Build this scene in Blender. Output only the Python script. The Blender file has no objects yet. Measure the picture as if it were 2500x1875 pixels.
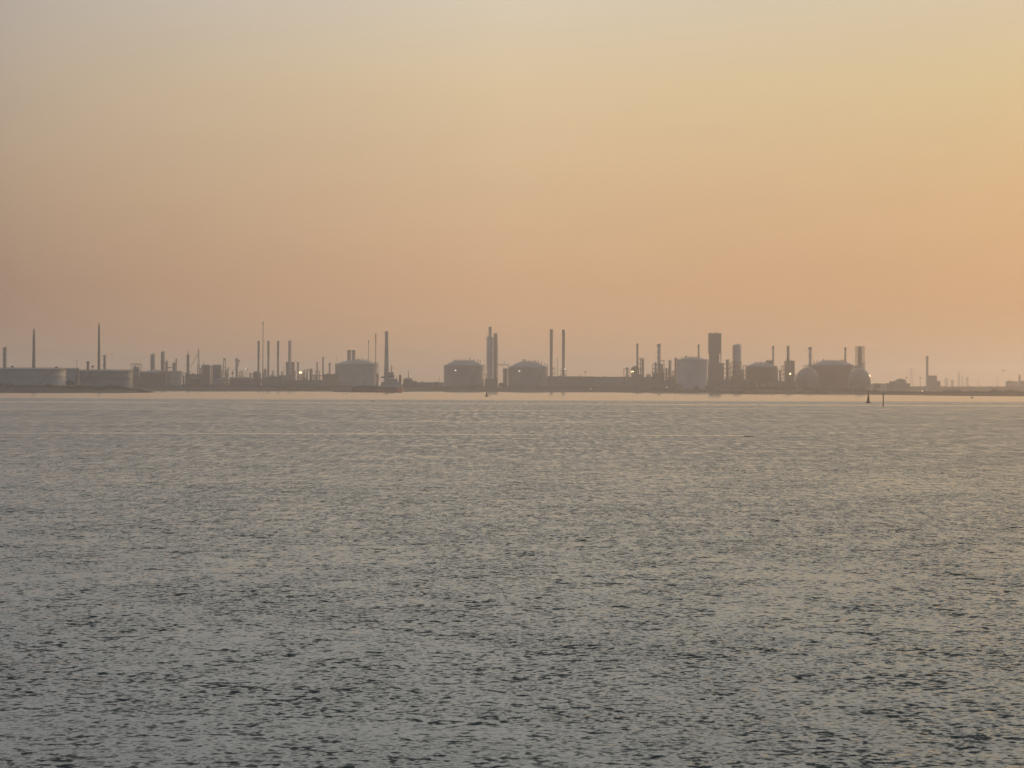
import bpy, math, random
import numpy as np
from mathutils import Vector, noise as mnoise

random.seed(7)
RIP_A, RIP_B, RIP_C, RIP_D, CALM, RIP_T, RIP_F, RIP_K, RIP_0, TILT = 1.65, 0.60, 0.04, 0.12, 0.08, 0.004, 0.70, 4.6, 0.34, 0.02
HAZE_COL, HAZE_D, HAZE_G = (0.97, 0.94, 0.935, 1), 0.000155, 0.7
PI = math.pi
R = math.radians
S = bpy.context.scene
C = S.collection

# ------------------------------------------------------------------ camera
F_PX = 6000.0                     # focal length in pixels of the 2500 px wide photograph
CAM_Z = 8.0
cam_data = bpy.data.cameras.new("camera")
cam = bpy.data.objects.new("camera", cam_data)
C.objects.link(cam)
cam_data.sensor_width = 36.0
cam_data.lens = F_PX / 2500.0 * 36.0
cam_data.clip_start = 0.5
cam_data.clip_end = 60000.0
cam.location = (0.0, 0.0, CAM_Z)
cam.rotation_euler = (R(90.0) + math.atan(5.5 / F_PX), -math.atan(0.004), 0.0)
S.camera = cam

# ------------------------------------------------------------------ sky, sun, exposure
SUN_EL, SUN_AZ = 8.0, 32.0        # azimuth counted to the right of the view direction (+Y)
S.view_settings.view_transform = 'Standard'
S.view_settings.look = 'None'
S.view_settings.exposure = 0.0
S.view_settings.gamma = 1.0
S.view_settings.use_curve_mapping = False

world = bpy.data.worlds.new("World")
S.world = world
world.use_nodes = True
wt = world.node_tree
wt.nodes.clear()
def wn(kind, **kw):
    n = wt.nodes.new(kind)
    for k, v in kw.items():
        setattr(n, k, v)
    return n
wl = wt.links.new
w_out = wn('ShaderNodeOutputWorld')
sky = wn('ShaderNodeTexSky', sky_type='NISHITA', sun_disc=False,
         sun_elevation=R(SUN_EL), sun_rotation=R(SUN_AZ),
         altitude=0.0, air_density=1.6, dust_density=5.0, ozone_density=1.0)
sky_bg = wn('ShaderNodeBackground')
sky_bg.inputs['Strength'].default_value = 0.05
wl(sky.outputs[0], sky_bg.inputs['Color'])
# hazy dusk air: colour by height above the horizon, away from and towards the sun
tc = wn('ShaderNodeTexCoord')
sep = wn('ShaderNodeSeparateXYZ')
wl(tc.outputs['Generated'], sep.inputs[0])
el = wn('ShaderNodeMath', operation='ARCSINE')
wl(sep.outputs['Z'], el.inputs[0])
el2 = wn('ShaderNodeMath', operation='MULTIPLY_ADD')     # degrees / 90, pushed through a root so that low angles get room
el2.inputs[1].default_value = 2.0 / PI
el2.inputs[2].default_value = 0.0
el2.use_clamp = True
wl(el.outputs[0], el2.inputs[0])
el3 = wn('ShaderNodeMath', operation='POWER')
el3.inputs[1].default_value = 0.5
wl(el2.outputs[0], el3.inputs[0])
def srgb(c):
    return [((v / 255.0) / 12.92 if v / 255.0 <= 0.04045 else ((v / 255.0 + 0.055) / 1.055) ** 2.4) for v in c]
def ramp(stops):
    r = wn('ShaderNodeValToRGB')
    r.color_ramp.interpolation = 'LINEAR'
    e = r.color_ramp.elements
    while len(e) > 1:
        e.remove(e[-1])
    for i, (deg, col) in enumerate(stops):
        p = math.sqrt(deg / 90.0)
        q = e[0] if i == 0 else e.new(p)
        q.position = p
        q.color = (*srgb(col), 1)
    wl(el3.outputs[0], r.inputs[0])
    return r
rampL = ramp([(0, (170,130,105)), (2.2, (170,136,114)), (4.5, (185,158,133)), (7, (189,171,153)), (9.2, (188,178,170)), (12, (206,210,214)), (25, (206,205,198)), (45, (164,168,166)), (90, (104,110,116))])
rampC = ramp([(0, (233,180,129)), (2.2, (225,177,134)), (4.5, (226,191,152)), (7, (230,205,167)), (9.2, (227,214,194)), (12, (222,225,224)), (25, (214,211,200)), (45, (164,168,166)), (90, (104,110,116))])
rampR = ramp([(0, (208,159,106)), (2.2, (214,166,119)), (4.5, (217,180,137)), (7, (216,195,153)), (9.2, (213,200,174)), (12, (218,220,214)), (25, (216,211,198)), (45, (164,168,166)), (90, (104,110,116))])
rampB = ramp([(0, (140,139,150)), (5, (144,142,154)), (12, (146,151,164)), (25, (138,150,168)), (45, (114,130,150)), (90, (84,100,120))])

az_dot = wn('ShaderNodeVectorMath', operation='NORMALIZE')
flat = wn('ShaderNodeCombineXYZ')
wl(sep.outputs['X'], flat.inputs['X'])
wl(sep.outputs['Y'], flat.inputs['Y'])
wl(flat.outputs[0], az_dot.inputs[0])
azs = wn('ShaderNodeSeparateXYZ')
wl(az_dot.outputs[0], azs.inputs[0])
# x = sine of the azimuth to the right of the view; the frame spans about -0.2 ... 0.2
mp = wn('ShaderNodeMapRange')
mp.inputs['From Min'].default_value = -0.205
mp.inputs['From Max'].default_value = 0.205
wl(azs.outputs['X'], mp.inputs['Value'])
mixa = wn('ShaderNodeMix', data_type='RGBA')
mixb = wn('ShaderNodeMix', data_type='RGBA')
mp1 = wn('ShaderNodeMapRange'); mp1.inputs['From Max'].default_value = 0.5
mp2 = wn('ShaderNodeMapRange'); mp2.inputs['From Min'].default_value = 0.5
wl(mp.outputs[0], mp1.inputs['Value']); wl(mp.outputs[0], mp2.inputs['Value'])
mpw = wn('ShaderNodeMath', operation='POWER'); mpw.inputs[1].default_value = 0.68; wl(mp1.outputs[0], mpw.inputs[0])
wl(mpw.outputs[0], mixa.inputs['Factor']); wl(rampL.outputs[0], mixa.inputs['A']); wl(rampC.outputs[0], mixa.inputs['B'])
wl(mp2.outputs[0], mixb.inputs['Factor']); wl(mixa.outputs['Result'], mixb.inputs['A']); wl(rampR.outputs[0], mixb.inputs['B'])
dusk_bg = wn('ShaderNodeBackground')
dusk_bg.inputs['Strength'].default_value = 1.0
# faint broad mottling of the haze
mot = wn('ShaderNodeTexNoise'); mot.inputs['Scale'].default_value = 9.0; mot.inputs['Detail'].default_value = 4.0
motm = wn('ShaderNodeMapping'); motm.inputs['Scale'].default_value = (1.0, 1.0, 5.0)
wl(tc.outputs['Generated'], motm.inputs[0]); wl(motm.outputs[0], mot.inputs['Vector'])
mr = wn('ShaderNodeMapRange'); mr.inputs['To Min'].default_value = 0.965; mr.inputs['To Max'].default_value = 1.035
wl(mot.outputs['Fac'], mr.inputs['Value'])
sc_ = wn('ShaderNodeVectorMath', operation='SCALE')
mixc = wn('ShaderNodeMix', data_type='RGBA')        # the eastern half of the sky, away from the sunset, is already blue grey
mp3 = wn('ShaderNodeMapRange'); mp3.inputs['From Min'].default_value = 0.6; mp3.inputs['From Max'].default_value = -0.3
wl(azs.outputs['Y'], mp3.inputs['Value']); wl(mp3.outputs[0], mixc.inputs['Factor'])
wl(mixb.outputs['Result'], mixc.inputs['A']); wl(rampB.outputs[0], mixc.inputs['B'])
wl(mixc.outputs['Result'], sc_.inputs[0]); wl(mr.outputs[0], sc_.inputs['Scale'])
wl(sc_.outputs[0], dusk_bg.inputs['Color'])
wmix = wn('ShaderNodeMixShader')
wmix.inputs[0].default_value = 0.85
wl(sky_bg.outputs[0], wmix.inputs[1]); wl(dusk_bg.outputs[0], wmix.inputs[2])
wl(wmix.outputs[0], w_out.inputs['Surface'])

sun_d = bpy.data.lights.new("sun", 'SUN')
sun = bpy.data.objects.new("sun", sun_d)
C.objects.link(sun)
sun_d.energy = SUN_ENERGY = 0.75
sun_d.angle = R(4.0)
sun_d.color = (1.0, 0.62, 0.34)
_a, _e = R(SUN_AZ), R(SUN_EL)
sdir = Vector((math.sin(_a) * math.cos(_e), math.cos(_a) * math.cos(_e), math.sin(_e)))
sun.rotation_euler = sdir.to_track_quat('Z', 'Y').to_euler()

cy = S.cycles
cy.volume_bounces = 2
cy.max_bounces = 6
cy.diffuse_bounces = 2
cy.glossy_bounces = 3
cy.sample_clamp_indirect = 4.0
cy.use_denoising = True

# ------------------------------------------------------------------ helpers
def yh(px):                       # where the horizon lies in the photograph's pixels
    return 943.0 + 0.004 * (px - 1250.0)
def WX(px, D): return (px - 1250.0) * D / F_PX
def WZ(px, py, D): return CAM_Z + (yh(px) - py) * D / F_PX
G = 2.5                           # height of the reclaimed land
CAT = {}

def tag(o, label=None, cat=None, group=None, kind=None):
    if label: o['label'] = label
    if cat: o['category'] = cat
    if group: o['group'] = group
    if kind: o['kind'] = kind
    return o

def thing(name, label, cat, px, D, z=G, group=None, rotz=0.0):
    o = bpy.data.objects.new(name, None)
    o.empty_display_size = 2.0
    C.objects.link(o)
    o.location = (WX(px, D), D, z)
    o.rotation_euler = (0, 0, rotz)
    return tag(o, label, cat, group)

class MB:
    def __init__(s): s.v = []; s.f = []; s.sm = []
    def add(s, vs, fs, smooth=False):
        b = len(s.v)
        s.v += [tuple(p) for p in vs]
        s.f += [tuple(b + i for i in f) for f in fs]
        s.sm += [smooth] * len(fs)
        return s
    def box(s, x0, x1, y0, y1, z0, z1):
        return s.add([(x0,y0,z0),(x1,y0,z0),(x1,y1,z0),(x0,y1,z0),(x0,y0,z1),(x1,y0,z1),(x1,y1,z1),(x0,y1,z1)],
              [(3,2,1,0),(4,5,6,7),(0,1,5,4),(1,2,6,5),(2,3,7,6),(3,0,4,7)])
    def lathe(s, prof, n=32, cx=0, cy=0, smooth=True, a0=0.0):
        vs, fs = [], []
        for r, z in prof:
            for k in range(n):
                a = a0 + 2*PI*k/n
                vs.append((cx+r*math.cos(a), cy+r*math.sin(a), z))
        for i in range(len(prof)-1):
            for k in range(n):
                k2 = (k+1) % n
                fs.append((i*n+k, i*n+k2, (i+1)*n+k2, (i+1)*n+k))
        s.add(vs, fs, smooth)
        s.add([vs[k] for k in range(n)], [tuple(range(n-1,-1,-1))])
        m = (len(prof)-1)*n
        s.add([vs[m+k] for k in range(n)], [tuple(range(n))])
        return s
    def cyl(s, cx, cy, z0, z1, r0, r1=None, n=16):
        return s.lathe([(r0, z0), (r1 if r1 is not None else r0, z1)], n, cx, cy)
    def bar(s, p, q, r, n=5):
        p, q = Vector(p), Vector(q)
        d = q - p
        if d.length < 1e-6: return s
        d.normalize()
        u = d.cross(Vector((0,0,1)) if abs(d.z) < .9 else Vector((1,0,0))).normalized()
        w = d.cross(u)
        vs = [c + (u*math.cos(2*PI*k/n) + w*math.sin(2*PI*k/n))*r for c in (p, q) for k in range(n)]
        fs = [(k, n+k, n+(k+1)%n, (k+1)%n) for k in range(n)] + [tuple(range(n)), tuple(range(2*n-1, n-1, -1))]
        return s.add(vs, fs)
    def ring(s, r, z, t, n=32, cx=0, cy=0, a0=0.0, a1=2*PI):
        full = abs(a1 - a0 - 2*PI) < 1e-6
        m = n if full else n + 1
        pts = [(cx+r*math.cos(a0+(a1-a0)*k/n), cy+r*math.sin(a0+(a1-a0)*k/n), z) for k in range(m)]
        for k in range(n):
            s.bar(pts[k], pts[(k+1) % m], t, 4)
        return s
    def sphere(s, cx, cy, cz, r, n=20, m=12):
        prof = [(max(r*math.sin(PI*i/m), 0.001), cz - r*math.cos(PI*i/m)) for i in range(m+1)]
        return s.lathe(prof, n, cx, cy)
    def build(s, name, mat, parent=None, label=None):
        me = bpy.data.meshes.new(name)
        me.from_pydata(s.v, [], s.f)
        me.polygons.foreach_set('use_smooth', s.sm)
        me.materials.append(mat)
        me.update()
        o = bpy.data.objects.new(name, me)
        C.objects.link(o)
        if parent is not None: o.parent = parent
        if label: o['label'] = label
        return o

# ------------------------------------------------------------------ materials
def new_mat(name):
    m = bpy.data.materials.new(name)
    m.use_nodes = True
    nt = m.node_tree
    b = nt.nodes['Principled BSDF']
    return m, nt, b
def mat(name, col, rough=0.6, var=0.25, scale=0.15, metal=0.0, streak=0.0, bands=0.0, band_h=2.4):
    """painted or bare surface: mottled, with rain streaks and plate courses where asked"""
    m, nt, b = new_mat(name)
    b.inputs['Roughness'].default_value = rough
    b.inputs['Metallic'].default_value = metal
    t = nt.nodes.new('ShaderNodeTexCoord')
    n1 = nt.nodes.new('ShaderNodeTexNoise')
    n1.inputs['Scale'].default_value = scale; n1.inputs['Detail'].default_value = 5
    nt.links.new(t.outputs['Object'], n1.inputs['Vector'])
    mp = nt.nodes.new('ShaderNodeMapping')
    mp.inputs['Scale'].default_value = (1.0, 1.0, 0.08)
    n2 = nt.nodes.new('ShaderNodeTexNoise')
    n2.inputs['Scale'].default_value = 0.9; n2.inputs['Detail'].default_value = 4
    nt.links.new(t.outputs['Object'], mp.inputs[0]); nt.links.new(mp.outputs[0], n2.inputs['Vector'])
    a = nt.nodes.new('ShaderNodeMapRange')
    a.inputs['From Min'].default_value = 0.3; a.inputs['From Max'].default_value = 0.7
    a.inputs['To Min'].default_value = 1 - var; a.inputs['To Max'].default_value = 1 + var
    nt.links.new(n1.outputs['Fac'], a.inputs['Value'])
    c = nt.nodes.new('ShaderNodeMapRange')
    c.inputs['From Min'].default_value = 0.5; c.inputs['From Max'].default_value = 0.75
    c.inputs['To Min'].default_value = 1; c.inputs['To Max'].default_value = 1 - streak
    nt.links.new(n2.outputs['Fac'], c.inputs['Value'])
    mu = nt.nodes.new('ShaderNodeMath'); mu.operation = 'MULTIPLY'
    nt.links.new(a.outputs[0], mu.inputs[0]); nt.links.new(c.outputs[0], mu.inputs[1])
    last = mu
    if bands:
        sp = nt.nodes.new('ShaderNodeSeparateXYZ'); nt.links.new(t.outputs['Object'], sp.inputs[0])
        dv = nt.nodes.new('ShaderNodeMath'); dv.operation = 'DIVIDE'; dv.inputs[1].default_value = band_h
        fr = nt.nodes.new('ShaderNodeMath'); fr.operation = 'FRACT'
        lt = nt.nodes.new('ShaderNodeMath'); lt.operation = 'LESS_THAN'; lt.inputs[1].default_value = 0.09
        ms = nt.nodes.new('ShaderNodeMath'); ms.operation = 'MULTIPLY_ADD'; ms.inputs[1].default_value = -bands; ms.inputs[2].default_value = 1
        m2 = nt.nodes.new('ShaderNodeMath'); m2.operation = 'MULTIPLY'
        nt.links.new(sp.outputs['Z'], dv.inputs[0]); nt.links.new(dv.outputs[0], fr.inputs[0])
        nt.links.new(fr.outputs[0], lt.inputs[0]); nt.links.new(lt.outputs[0], ms.inputs[0])
        nt.links.new(mu.outputs[0], m2.inputs[0]); nt.links.new(ms.outputs[0], m2.inputs[1])
        last = m2
    v = nt.nodes.new('ShaderNodeVectorMath'); v.operation = 'SCALE'
    v.inputs[0].default_value = col
    nt.links.new(last.outputs[0], v.inputs['Scale'])
    nt.links.new(v.outputs[0], b.inputs['Base Color'])
    return m
def glow(name, col, strength):
    m, nt, b = new_mat(name)
    b.inputs['Base Color'].default_value = (0.8, 0.75, 0.6, 1)
    b.inputs['Emission Color'].default_value = (*col, 1)
    b.inputs['Emission Strength'].default_value = strength
    return m
M = {
 'white':  mat('weathered white paint', (.34,.36,.38), .55, .12, .05, streak=.25, bands=.15),
 'cream':  mat('pale tank paint', (.24,.255,.27), .55, .15, .05, streak=.3, bands=.15),
 'grey':   mat('grey plant paint', (.17,.18,.19), .6, .2, .08, streak=.3, bands=.12),
 'brown':  mat('brown insulated cladding', (.075,.055,.05), .7, .2, .08, streak=.25, bands=.2),
 'concrete': mat('stained concrete', (.24,.235,.23), .85, .2, .05, streak=.35),
 'steel':  mat('dull galvanised steel', (.14,.145,.15), .5, .25, .3, metal=.4),
 'dark':   mat('dark structural steel', (.06,.06,.062), .6, .25, .3, metal=.2),
 'rust':   mat('rusty red oxide steel', (.15,.07,.045), .8, .35, .3),
 'alu':    mat('aluminium jacketing', (.30,.31,.33), .4, .15, .2, metal=.6, bands=.2, band_h=1.2),
 'roof':   mat('pale roof plates', (.28,.30,.32), .6, .12, .06, streak=.1),
 'shed':   mat('profiled shed cladding', (.12,.125,.13), .65, .2, .1, streak=.2),
 'brick':  mat('dull brickwork', (.13,.09,.075), .85, .25, .3),
 'glass':  mat('dark window glass', (.03,.035,.04), .15, .1, .5),
 'gloss':  mat('glossy grey sphere paint', (.20,.205,.215), .2, .06, .05, streak=.1),
 'hullred': mat('dull red hull paint', (.22,.06,.04), .5, .25, .12, streak=.35),
 'hull':   mat('sunlit orange hull', (.75,.15,.045), .45, .25, .12, streak=.35),  # brighter version of the hull red, with sunlight put into the colour
 'hulldk': mat('dark upper hull paint', (.05,.05,.055), .5, .2, .2, streak=.2),
 'ship':   mat('ship white paint', (.42,.43,.44), .5, .1, .2, streak=.2),
 'buoy':   mat('red brown buoy paint', (.16,.05,.03), .6, .3, 1.2, streak=.3),
 'wood':   mat('wet tarred timber', (.035,.028,.022), .7, .35, 1.5, streak=.4),
 'black':  mat('black rubbery paint', (.02,.02,.02), .5, .2, 1.0),
 'feather': mat('grey brown feathers', (.07,.065,.06), .8, .3, 6.0),
 'lampw':  glow('lit white lamp', (1.0, .85, .7), 2.4),
 'lampy':  glow('lit yellow lamp', (1.0, .72, .28), 6.0),
 'lampd':  glow('dim lit lamp', (1.0, .82, .6), 1.8),
}
# ------------------------------------------------------------------ water
def make_water():
    m, nt, b = new_mat('rippled estuary water')
    N = nt.nodes.new; L = nt.links.new
    def math_(op, a, bb=None, c=None, clamp=False):
        n = N('ShaderNodeMath'); n.operation = op; n.use_clamp = clamp
        for i, x in enumerate((a, bb, c)):
            if x is None: continue
            if isinstance(x, (int, float)): n.inputs[i].default_value = x
            else: L(x, n.inputs[i])
        return n.outputs[0]
    t = N('ShaderNodeTexCoord')
    P = t.outputs['Object']
    def noise(scale, detail=2.0, rough=0.5, sx=1.0, sy=1.0, off=(0,0,0)):
        mp = N('ShaderNodeMapping'); mp.inputs['Scale'].default_value = (sx, sy, 1)
        mp.inputs['Location'].default_value = off
        L(P, mp.inputs[0])
        n = N('ShaderNodeTexNoise'); n.inputs['Scale'].default_value = scale
        n.inputs['Detail'].default_value = detail; n.inputs['Roughness'].default_value = rough
        L(mp.outputs[0], n.inputs['Vector'])
        return n
    sp = N('ShaderNodeSeparateXYZ'); L(P, sp.inputs[0])
    X, Y = sp.outputs['X'], sp.outputs['Y']
    # ripples of three sizes, each a random slope field
    def slopes(n, amp):
        v = N('ShaderNodeVectorMath'); v.operation = 'SUBTRACT'; v.inputs[1].default_value = (.5,.5,.5)
        L(n.outputs['Color'], v.inputs[0])
        s = N('ShaderNodeVectorMath'); s.operation = 'SCALE'; s.inputs['Scale'].default_value = amp
        L(v.outputs[0], s.inputs[0])
        return s.outputs[0]
    def vadd(a, c):
        v = N('ShaderNodeVectorMath'); v.operation = 'ADD'; L(a, v.inputs[0]); L(c, v.inputs[1]); return v.outputs[0]
    sl = slopes(noise(3.5, 3.0, .58, 1.0, .85), RIP_A)
    sl = vadd(sl, slopes(noise(0.8, 2.0, .5, .8, 1.0, (31, 7, 0)), RIP_B))
    sl = vadd(sl, slopes(noise(0.24, 2.0, .55, .6, 1.0, (3, 57, 0)), RIP_D))
    sl = vadd(sl, slopes(noise(0.06, 2.0, .5, .6, 1.0, (11, 77, 0)), RIP_C))
    # slopes folded towards the camera side so that the ripples reflect higher sky
    s3 = N('ShaderNodeSeparateXYZ'); L(sl, s3.inputs[0])
    fy = math_('ADD', math_('MULTIPLY', math_('ABSOLUTE', s3.outputs['Y']), -RIP_F), math_('MULTIPLY', s3.outputs['Y'], 1 - RIP_F))
    ln = N('ShaderNodeVectorMath'); ln.operation = 'LENGTH'; L(sl, ln.inputs[0])
    heavy = math_('ADD', RIP_0, math_('MULTIPLY', ln.outputs['Value'], RIP_K))      # few steep facets among many gentle ones
    fy = math_('MULTIPLY', fy, heavy)
    fy = math_('SUBTRACT', fy, RIP_T)
    c3 = N('ShaderNodeCombineXYZ'); L(math_('MULTIPLY', s3.outputs['X'], math_('MULTIPLY', heavy, .6)), c3.inputs['X']); L(fy, c3.inputs['Y']); sl = c3.outputs[0]
    # gusts: patches where the ripples are stronger or weaker
    g0 = noise(0.42, 3.0, .6, 1.0, .7, (15, 33, 0)).outputs['Fac']
    g1 = noise(0.10, 3.0, .6, .9, .7, (5, 3, 0)).outputs['Fac']
    g2 = noise(0.010, 3.0, .6, .35, 1.0, (9, 1, 0)).outputs['Fac']
    gust = math_('ADD', math_('MULTIPLY', g0, 1.0), math_('ADD', math_('MULTIPLY', g1, .9), math_('MULTIPLY', g2, .7)))
    gust = math_('MAXIMUM', math_('SUBTRACT', math_('MULTIPLY', gust, 2.6), 2.38), .12)
    # wave groups running down the channel, longer where the water is deeper
    def window(a, b_, c, d_):
        u = N('ShaderNodeMapRange'); u.inputs['From Min'].default_value = a; u.inputs['From Max'].default_value = b_; L(Y, u.inputs['Value'])
        w = N('ShaderNodeMapRange'); w.inputs['From Min'].default_value = c; w.inputs['From Max'].default_value = d_; w.inputs['To Min'].default_value = 1; w.inputs['To Max'].default_value = 0; L(Y, w.inputs['Value'])
        return math_('MULTIPLY', u.outputs[0], w.outputs[0])
    for (sc, sy, win, am, of) in ((1.5, .22, window(70, 150, 230, 380), 4.6, 21), (1.0, .10, window(190, 320, 480, 700), 6.4, 41), (.60, .045, window(430, 640, 1500, 2200), 6.6, 61)):
        wg = math_('SUBTRACT', noise(sc, 2.0, .55, 1.0, sy, (of, of*1.7, 0)).outputs['Fac'], .5)
        gust = math_('ADD', gust, math_('MULTIPLY', math_('MULTIPLY', wg, win), am))
    gust = math_('MAXIMUM', math_('ADD', gust, math_('MULTIPLY', window(90, 400, 3000, 4000), .50)), .38)
    # slicks: calm water near the far shore and thin calm bands crossing the channel
    warp = noise(0.004, 3.0, .5, 1.0, 0.2, (2, 4, 0)).outputs['Fac']
    Yw = math_('ADD', Y, math_('MULTIPLY', math_('SUBTRACT', warp, .5), math_('MULTIPLY', Y, .12)))
    far = N('ShaderNodeMapRange'); far.interpolation_type = 'SMOOTHSTEP'
    far.inputs['From Min'].default_value = 1330; far.inputs['From Max'].default_value = 1470
    far.inputs['To Min'].default_value = 1.0; far.inputs['To Max'].default_value = CALM
    L(Yw, far.inputs['Value'])
    k = far.outputs[0]
    for (y0, w, seed, lo) in ((1120, 55, 1, .40), (920, 14, 7, .50), (800, 15, 2, .47), (545, 7, 3, .52), (402, 6, 4, .45), (650, 7, 5, .53)):
        d = math_('ABSOLUTE', math_('DIVIDE', math_('SUBTRACT', Yw, y0), w))
        band = math_('SUBTRACT', 1.0, d, clamp=True)
        mk = noise(0.006 + .006 * seed / 6, 5.0, .65, 1.0, 1.5, (seed * 13.7, seed * 5.1, 0)).outputs['Fac']
        mr = N('ShaderNodeMapRange'); mr.inputs['From Min'].default_value = lo; mr.inputs['From Max'].default_value = lo + .06
        L(mk, mr.inputs['Value'])
        k = math_('MULTIPLY', k, math_('SUBTRACT', 1.0, math_('MULTIPLY', math_('MULTIPLY', band, mr.outputs[0]), .9)))
    amp = math_('MULTIPLY', gust, k)
    s = N('ShaderNodeVectorMath'); s.operation = 'SCALE'; L(sl, s.inputs[0]); L(amp, s.inputs['Scale'])
    flat = N('ShaderNodeVectorMath'); flat.operation = 'MULTIPLY'; flat.inputs[1].default_value = (1, 1, 0); L(s.outputs[0], flat.inputs[0])
    up = N('ShaderNodeVectorMath'); up.operation = 'ADD'; up.inputs[1].default_value = (0, -TILT, 1); L(flat.outputs[0], up.inputs[0])
    nm = N('ShaderNodeVectorMath'); nm.operation = 'NORMALIZE'; L(up.outputs[0], nm.inputs[0])
    L(nm.outputs[0], b.inputs['Normal'])
    b.inputs['Base Color'].default_value = (.075, .082, .074, 1)
    L(math_('ADD', .03, math_('MULTIPLY', k, .06)), b.inputs['Roughness'])
    b.inputs['IOR'].default_value = 1.333
    me = MB()
    me.add([(-9000,-400,0),(9000,-400,0),(9000,12000,0),(-9000,12000,0)], [(0,1,2,3)])
    o = me.build('water', m)
    tag(o, kind='structure')
make_water()

# ------------------------------------------------------------------ land across the water
SHORE = [(-9000, 1900), (-2500, 2150), (WX(-400, 2300), 2300), (WX(0, 2319), 2319), (WX(120, 2335), 2335), (WX(250, 2390), 2390),
         (WX(345, 2440), 2440), (WX(368, 2500), 2500), (WX(362, 2570), 2570), (WX(358, 2720), 2720), (WX(362, 3000), 3000), (WX(372, 3290), 3290),
         (WX(420, 3370), 3370), (WX(560, 3345), 3345), (WX(700, 3330), 3330), (WX(820, 3420), 3420),
         (WX(1000, 3450), 3450), (WX(1180, 3560), 3560), (WX(1400, 3640), 3640), (WX(1540, 3600), 3600), (WX(1620, 3350), 3350), (WX(1700, 3160), 3160),
         (WX(1800, 2900), 2900), (WX(1900, 2900), 2900), (WX(2000, 2930), 2930), (WX(2150, 2760), 2760),
         (WX(2300, 2560), 2560), (WX(2500, 2462), 2462), (WX(2900, 2300), 2300), (2600, 2100), (9000, 1800)]
CREST = [(-400, 5.6), (0, 5.8), (330, 5.2), (368, 3.0), (420, 6.2), (1000, 6.4), (1600, 6.2), (1760, 5.4), (2080, 5.0), (2160, 3.4), (2900, 3.2)]
def make_land():
    xs = sorted(set([float(x) for x in np.arange(-1000, 1000.1, 8)] + [1000 + 40 * 1.22 ** i * i for i in range(1, 18)] + [-(1000 + 40 * 1.22 ** i * i) for i in range(1, 18)] + [9000, -9000]))
    xs = [x for x in xs if abs(x) <= 9000]
    ys = list(np.arange(1780, 2260, 40)) + list(np.arange(2260, 3800, 8)) + [3800 + 12 * 1.16 ** i * i for i in range(0, 26)]
    ys = [y for y in ys if y < 13000] + [13500]
    Xg, Yg = np.meshgrid(np.array(xs), np.array(ys))
    P = np.stack([Xg.ravel(), Yg.ravel()], 1)
    poly = SHORE + [(9000, 14000), (-9000, 14000)]
    d = np.full(len(P), 1e9)
    inside = np.zeros(len(P), bool)
    for i in range(len(poly)):
        a = np.array(poly[i], float); b = np.array(poly[(i+1) % len(poly)], float)
        ab = b - a
        if i < len(SHORE) - 1:
            t = np.clip(((P - a) @ ab) / (ab @ ab), 0, 1)
            d = np.minimum(d, np.hypot(*(P - (a + t[:, None] * ab)).T))
        c = ((a[1] > P[:,1]) != (b[1] > P[:,1]))
        with np.errstate(divide='ignore', invalid='ignore'):
            xi = (b[0]-a[0]) * (P[:,1]-a[1]) / (b[1]-a[1]) + a[0]
        inside ^= c & (P[:,0] < xi)
    sd = np.where(inside, d, -d)
    # ragged edge
    wob = np.array([mnoise.noise((p[0]*.012, p[1]*.012, 0)) * 9 + mnoise.noise((p[0]*.05, p[1]*.05, 3)) * 4 if abs(s) < 160 else 0 for p, s in zip(P, sd)])
    sd = sd + wob * np.clip(1 - np.abs(sd) / 160, 0, 1)
    px = 1250 + P[:,0] * F_PX / P[:,1]
    cr = np.interp(px, [c[0] for c in CREST], [c[1] for c in CREST])
    cr = cr + np.array([mnoise.noise((p[0]*.01, 7, 0)) * .6 + mnoise.noise((p[0]*.06, p[1]*.03, 2)) * .25 for p in P])
    z = np.interp(sd, [-60, 0, 6, 16], [-4, -.05, 1.0, 2.2])
    k = np.clip((sd - 14) / 30, 0, 1); k = k*k*(3-2*k)
    k2 = np.clip((sd - 62) / 50, 0, 1); k2 = k2*k2*(3-2*k2)
    z = z * (1-k) + cr * k
    z = z * (1-k2) + G * k2
    nx, ny = len(xs), len(ys)
    me = MB()
    vs = [(float(P[i,0]), float(P[i,1]), float(z[i])) for i in range(len(P))]
    fs = []
    for j in range(ny-1):
        for i in range(nx-1):
            a = j*nx + i
            if max(z[a], z[a+1], z[a+nx], z[a+nx+1]) > -3.9:
                fs.append((a, a+1, a+nx+1, a+nx))
    me.add(vs, fs, True)
    m = mat('dry grass and stone embankment', (.034, .032, .024), .95, .45, .05)
    o = me.build('ground', m)
    tag(o, kind='structure')
    return P, z, nx
LP, LZ, LNX = make_land()
_lx = LP[:LNX, 0].copy(); _ly = LP[::LNX, 1].copy(); _lz = LZ.reshape(len(_ly), LNX)
def land_z(x, y):
    i = int(np.clip(np.searchsorted(_lx, x) - 1, 0, len(_lx)-2)); j = int(np.clip(np.searchsorted(_ly, y) - 1, 0, len(_ly)-2))
    u = (x - _lx[i]) / (_lx[i+1] - _lx[i]); v = (y - _ly[j]) / (_ly[j+1] - _ly[j])
    return float(_lz[j,i]*(1-u)*(1-v) + _lz[j,i+1]*u*(1-v) + _lz[j+1,i]*(1-u)*v + _lz[j+1,i+1]*u*v)

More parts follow.
